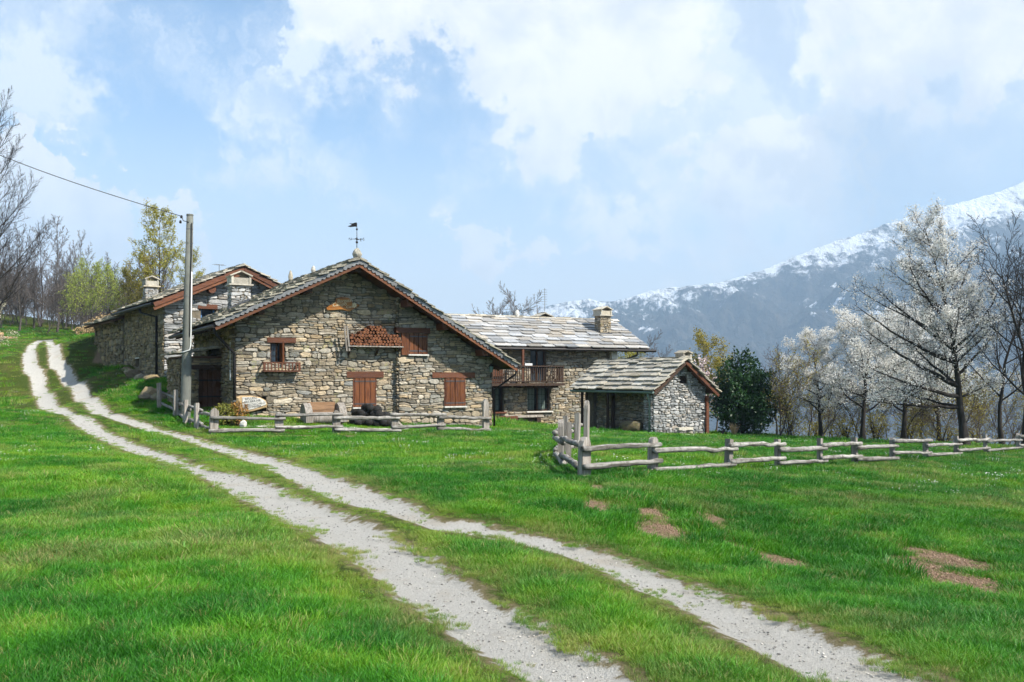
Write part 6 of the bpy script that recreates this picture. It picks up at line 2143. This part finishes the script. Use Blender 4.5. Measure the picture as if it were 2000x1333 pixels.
def scatter(n, y0, y1, kinds, smin, smax, margin=1.12, power=1.0, beside=0.0):
    """random points over the visible wedge of the meadow between two distances"""
    Y = y0 + (y1 - y0) * rg.uniform(0, 1, n) ** power
    X = rg.uniform(-1, 1, n) * (0.556 * margin * Y + .6)
    if beside:                     # strips of meadow either side of that wedge
        X = np.sign(X) * (0.556 * margin * Y + .6 + rg.uniform(0, beside, n))
    rdv = rut_dist(X, Y)
    ev = earth_mask(X, Y)
    lush = fbm(X, Y, .45, 3, 40) * .5 + .5
    patch = fbm(X, Y, 1.7, 2, 60) * .5 + .5
    keep = rdv + .34 * fbm(X, Y, 2.2, 4, 71) > rg.uniform(-.14, .10, n)
    keep &= ev + rg.uniform(-.8, .25, n) < .28
    # a few stray tufts on the gravel edge are fine, none inside buildings
    for h, (bx0, bx1, by0, by1) in ((H, (WL, WR, STEP_Y, WB)), (A, (0, 6, 0, 14)), (C_, (cwl, cwr, CW, 6.2)), (D, (.1, DW, 0, 5.4)), (S, (xl, .1, 0, 3))):
        lx = (X - h.x) * h.c + (Y - h.y) * h.s
        ly = -(X - h.x) * h.s + (Y - h.y) * h.c
        keep &= ~((lx > bx0) & (lx < bx1) & (ly > by0) & (ly < by1))
    X, Y, rdv, lush, patch, ev = X[keep], Y[keep], rdv[keep], lush[keep], patch[keep], ev[keep]
    m = len(X)
    edge = np.clip(rdv / .55, 0, 1)                       # grass is short and dry beside the ruts
    strip = np.where(rdv < .75, .55 + .45 * edge, 1.0)
    s = rg.uniform(smin, smax, m) * (.52 + .72 * lush) * (.6 + .4 * edge) * strip * np.where(patch > .64, 1.3, 1) * (1 - .6 * np.clip(ev * 2.5, 0, 1))
    hu = np.clip(.56 - .22 * np.clip((X / np.maximum(Y, 1) - .05) / .4, 0, 1) + .55 * (fbm(X, Y, .22, 3, 80)) + .85 * fbm(X, Y, 1.9, 3, 81) + .12 * rg.normal(size=m) + .38 * (1 - edge), 0, 1)
    dr = np.clip((1 - edge) * .75 * rg.uniform(.2, 1, m) + np.clip(fbm(X, Y, .9, 3, 90) - .12, 0, 1) * 1.9 * rg.uniform(0, 1, m) + (rg.uniform(0, 1, m) < .09) * .8 + np.clip(ev, 0, 1) * .8, 0, 1)
    pts.append(np.stack([X, Y, ground_z(X, Y) - .01], -1))
    idx.append(rg.choice(kinds, m))
    scl.append(s)
    hues.append(hu)
    drys.append(dr)


scatter(19000, 3.4, 8.5, [0, 1, 2, 3], .75, 1.25)
scatter(30000, 8, 17, [0, 1, 2, 3, 4, 5, 6], .85, 1.4)
scatter(26000, 15, 36, [4, 5, 6], .85, 1.35, power=.8)
scatter(15000, 32, 78, [7, 8, 9], .8, 1.3, power=.8)
scatter(9000, .8, 17, [0, 1, 2, 3, 4, 5, 6], .9, 1.4, beside=5.0)
scatter(9000, 15, 45, [4, 5, 6, 7, 8, 9], .9, 1.3, beside=7.0)
scatter(3200, 3.6, 15, [10, 11], .6, 1.3)
scatter(620, 15, 45, [12, 12], .8, 1.2)
pts, idx, scl, hues, drys = (np.concatenate(q) for q in (pts, idx, scl, hues, drys))
nP = len(pts)


def instancer(name, pts, attrs, coll, label):
    me = bpy.data.meshes.new(name)
    me.vertices.add(len(pts))
    me.vertices.foreach_set("co", np.asarray(pts, np.float32).ravel())
    for nm, (ty, arr) in attrs.items():
        at = me.attributes.new(nm, ty, 'POINT')
        at.data.foreach_set("vector" if ty == 'FLOAT_VECTOR' else "value", np.asarray(arr, np.int32 if ty == 'INT' else np.float32).ravel())
    o = link(name, me)
    ng = bpy.data.node_groups.new(name + '_instances', 'GeometryNodeTree')
    ng.interface.new_socket('Geometry', in_out='INPUT', socket_type='NodeSocketGeometry')
    ng.interface.new_socket('Geometry', in_out='OUTPUT', socket_type='NodeSocketGeometry')
    gi, go = ng.nodes.new('NodeGroupInput'), ng.nodes.new('NodeGroupOutput')
    m2p = ng.nodes.new('GeometryNodeMeshToPoints')
    iop = ng.nodes.new('GeometryNodeInstanceOnPoints')
    ci = ng.nodes.new('GeometryNodeCollectionInfo')
    ci.inputs[0].default_value = coll
    ci.inputs[1].default_value = True
    ci.inputs[2].default_value = True
    ng.links.new(gi.outputs[0], m2p.inputs['Mesh'])
    ng.links.new(m2p.outputs[0], iop.inputs['Points'])
    ng.links.new(ci.outputs[0], iop.inputs['Instance'])
    iop.inputs['Pick Instance'].default_value = True
    for nm, ty, sock in (('idx', 'INT', 'Instance Index'), ('rot', 'FLOAT_VECTOR', 'Rotation'), ('scl', 'FLOAT_VECTOR', 'Scale')):
        na = ng.nodes.new('GeometryNodeInputNamedAttribute')
        na.data_type = ty
        na.inputs[0].default_value = nm
        ng.links.new(na.outputs[0], iop.inputs[sock])
    ng.links.new(iop.outputs[0], go.inputs[0])
    md = o.modifiers.new('instances', 'NODES')
    md.node_group = ng
    tag(o, label, kind='stuff')
    return o


rot = np.stack([rg.normal(0, .06, nP), rg.normal(0, .06, nP), rg.uniform(0, 6.28, nP)], -1)
sv = np.stack([scl * .95, scl * .95, scl], -1)
instancer('grass', pts, {'idx': ('INT', idx), 'rot': ('FLOAT_VECTOR', rot), 'scl': ('FLOAT_VECTOR', sv), 'hue': ('FLOAT', hues), 'dry': ('FLOAT', drys)}, SRC, 'short green meadow grass with a few daisies on both sides of the track')

# pebbles on the ruts
PSRC = bpy.data.collections.new('pebble_sources')
M['pebble'] = stone_mat('rut_pebble', [(0, (.16, .155, .14)), (.4, (.33, .315, .285)), (.7, (.42, .40, .36)), (1, (.50, .47, .42))], .2)
for k in range(4):
    o = stone_blob('pebble_%d' % k, (0, 0, 0), (1, .8, .5), 900 + k, M['pebble'], None, .3, 1)
    COL.objects.unlink(o)
    PSRC.objects.link(o)
n = 52000
Y = 3.4 + 24 * rg.uniform(0, 1, n) ** 1.3
X = rg.uniform(-1, 1, n) * (.6 * Y + .4)
rdv = rut_dist(X, Y)
kp = rdv < rg.uniform(-.12, .10, n)
X, Y = X[kp], Y[kp]
m = len(X)
sc = (.0035 + .009 * rg.uniform(0, 1, m) ** 3.5) * np.clip(.7 + Y / 22, .8, 1.6)
instancer('gravel', np.stack([X, Y, ground_z(X, Y) - .045], -1), {'idx': ('INT', rg.integers(0, 4, m)), 'rot': ('FLOAT_VECTOR', np.stack([rg.uniform(-.3, .3, m), rg.uniform(-.3, .3, m), rg.uniform(0, 6.28, m)], -1)), 'scl': ('FLOAT_VECTOR', np.stack([sc, sc, sc], -1))}, PSRC, 'loose grey gravel in the two wheel ruts of the track')

# crumbled soil on the bare patches
CSRC = bpy.data.collections.new('clod_sources')
M['clod'] = stone_mat('dry_soil_clod', [(0, (.19, .12, .075)), (.5, (.29, .19, .125)), (1, (.39, .275, .19))], .2)
for k in range(3):
    o = stone_blob('clod_%d' % k, (0, 0, 0), (1, .85, .7), 950 + k, M['clod'], None, .45, 1)
    COL.objects.unlink(o)
    CSRC.objects.link(o)
cxy = []
for cx_, cy_, rx_, ry_, ang_ in PATCHES[:11]:
    k = int(2600 * rx_ * ry_ * 3.6)
    cxy.append(np.stack([cx_ + rg.normal(0, .75, k) * max(rx_, ry_), cy_ + rg.normal(0, .75, k) * max(rx_, ry_)], -1))
cxy = np.concatenate(cxy)
kp = earth_mask(cxy[:, 0], cxy[:, 1]) > rg.uniform(.1, .6, len(cxy))
cxy = cxy[kp]
m = len(cxy)
sc = .0035 + .011 * rg.uniform(0, 1, m) ** 3
instancer('soil', np.concatenate([cxy, (ground_z(cxy[:, 0], cxy[:, 1]) + .002)[:, None]], 1), {'idx': ('INT', rg.integers(0, 3, m)), 'rot': ('FLOAT_VECTOR', rg.uniform(0, 6.28, (m, 3))), 'scl': ('FLOAT_VECTOR', np.stack([sc, sc, sc], -1))}, CSRC, 'crumbled brown soil on the bare patches right of the track')
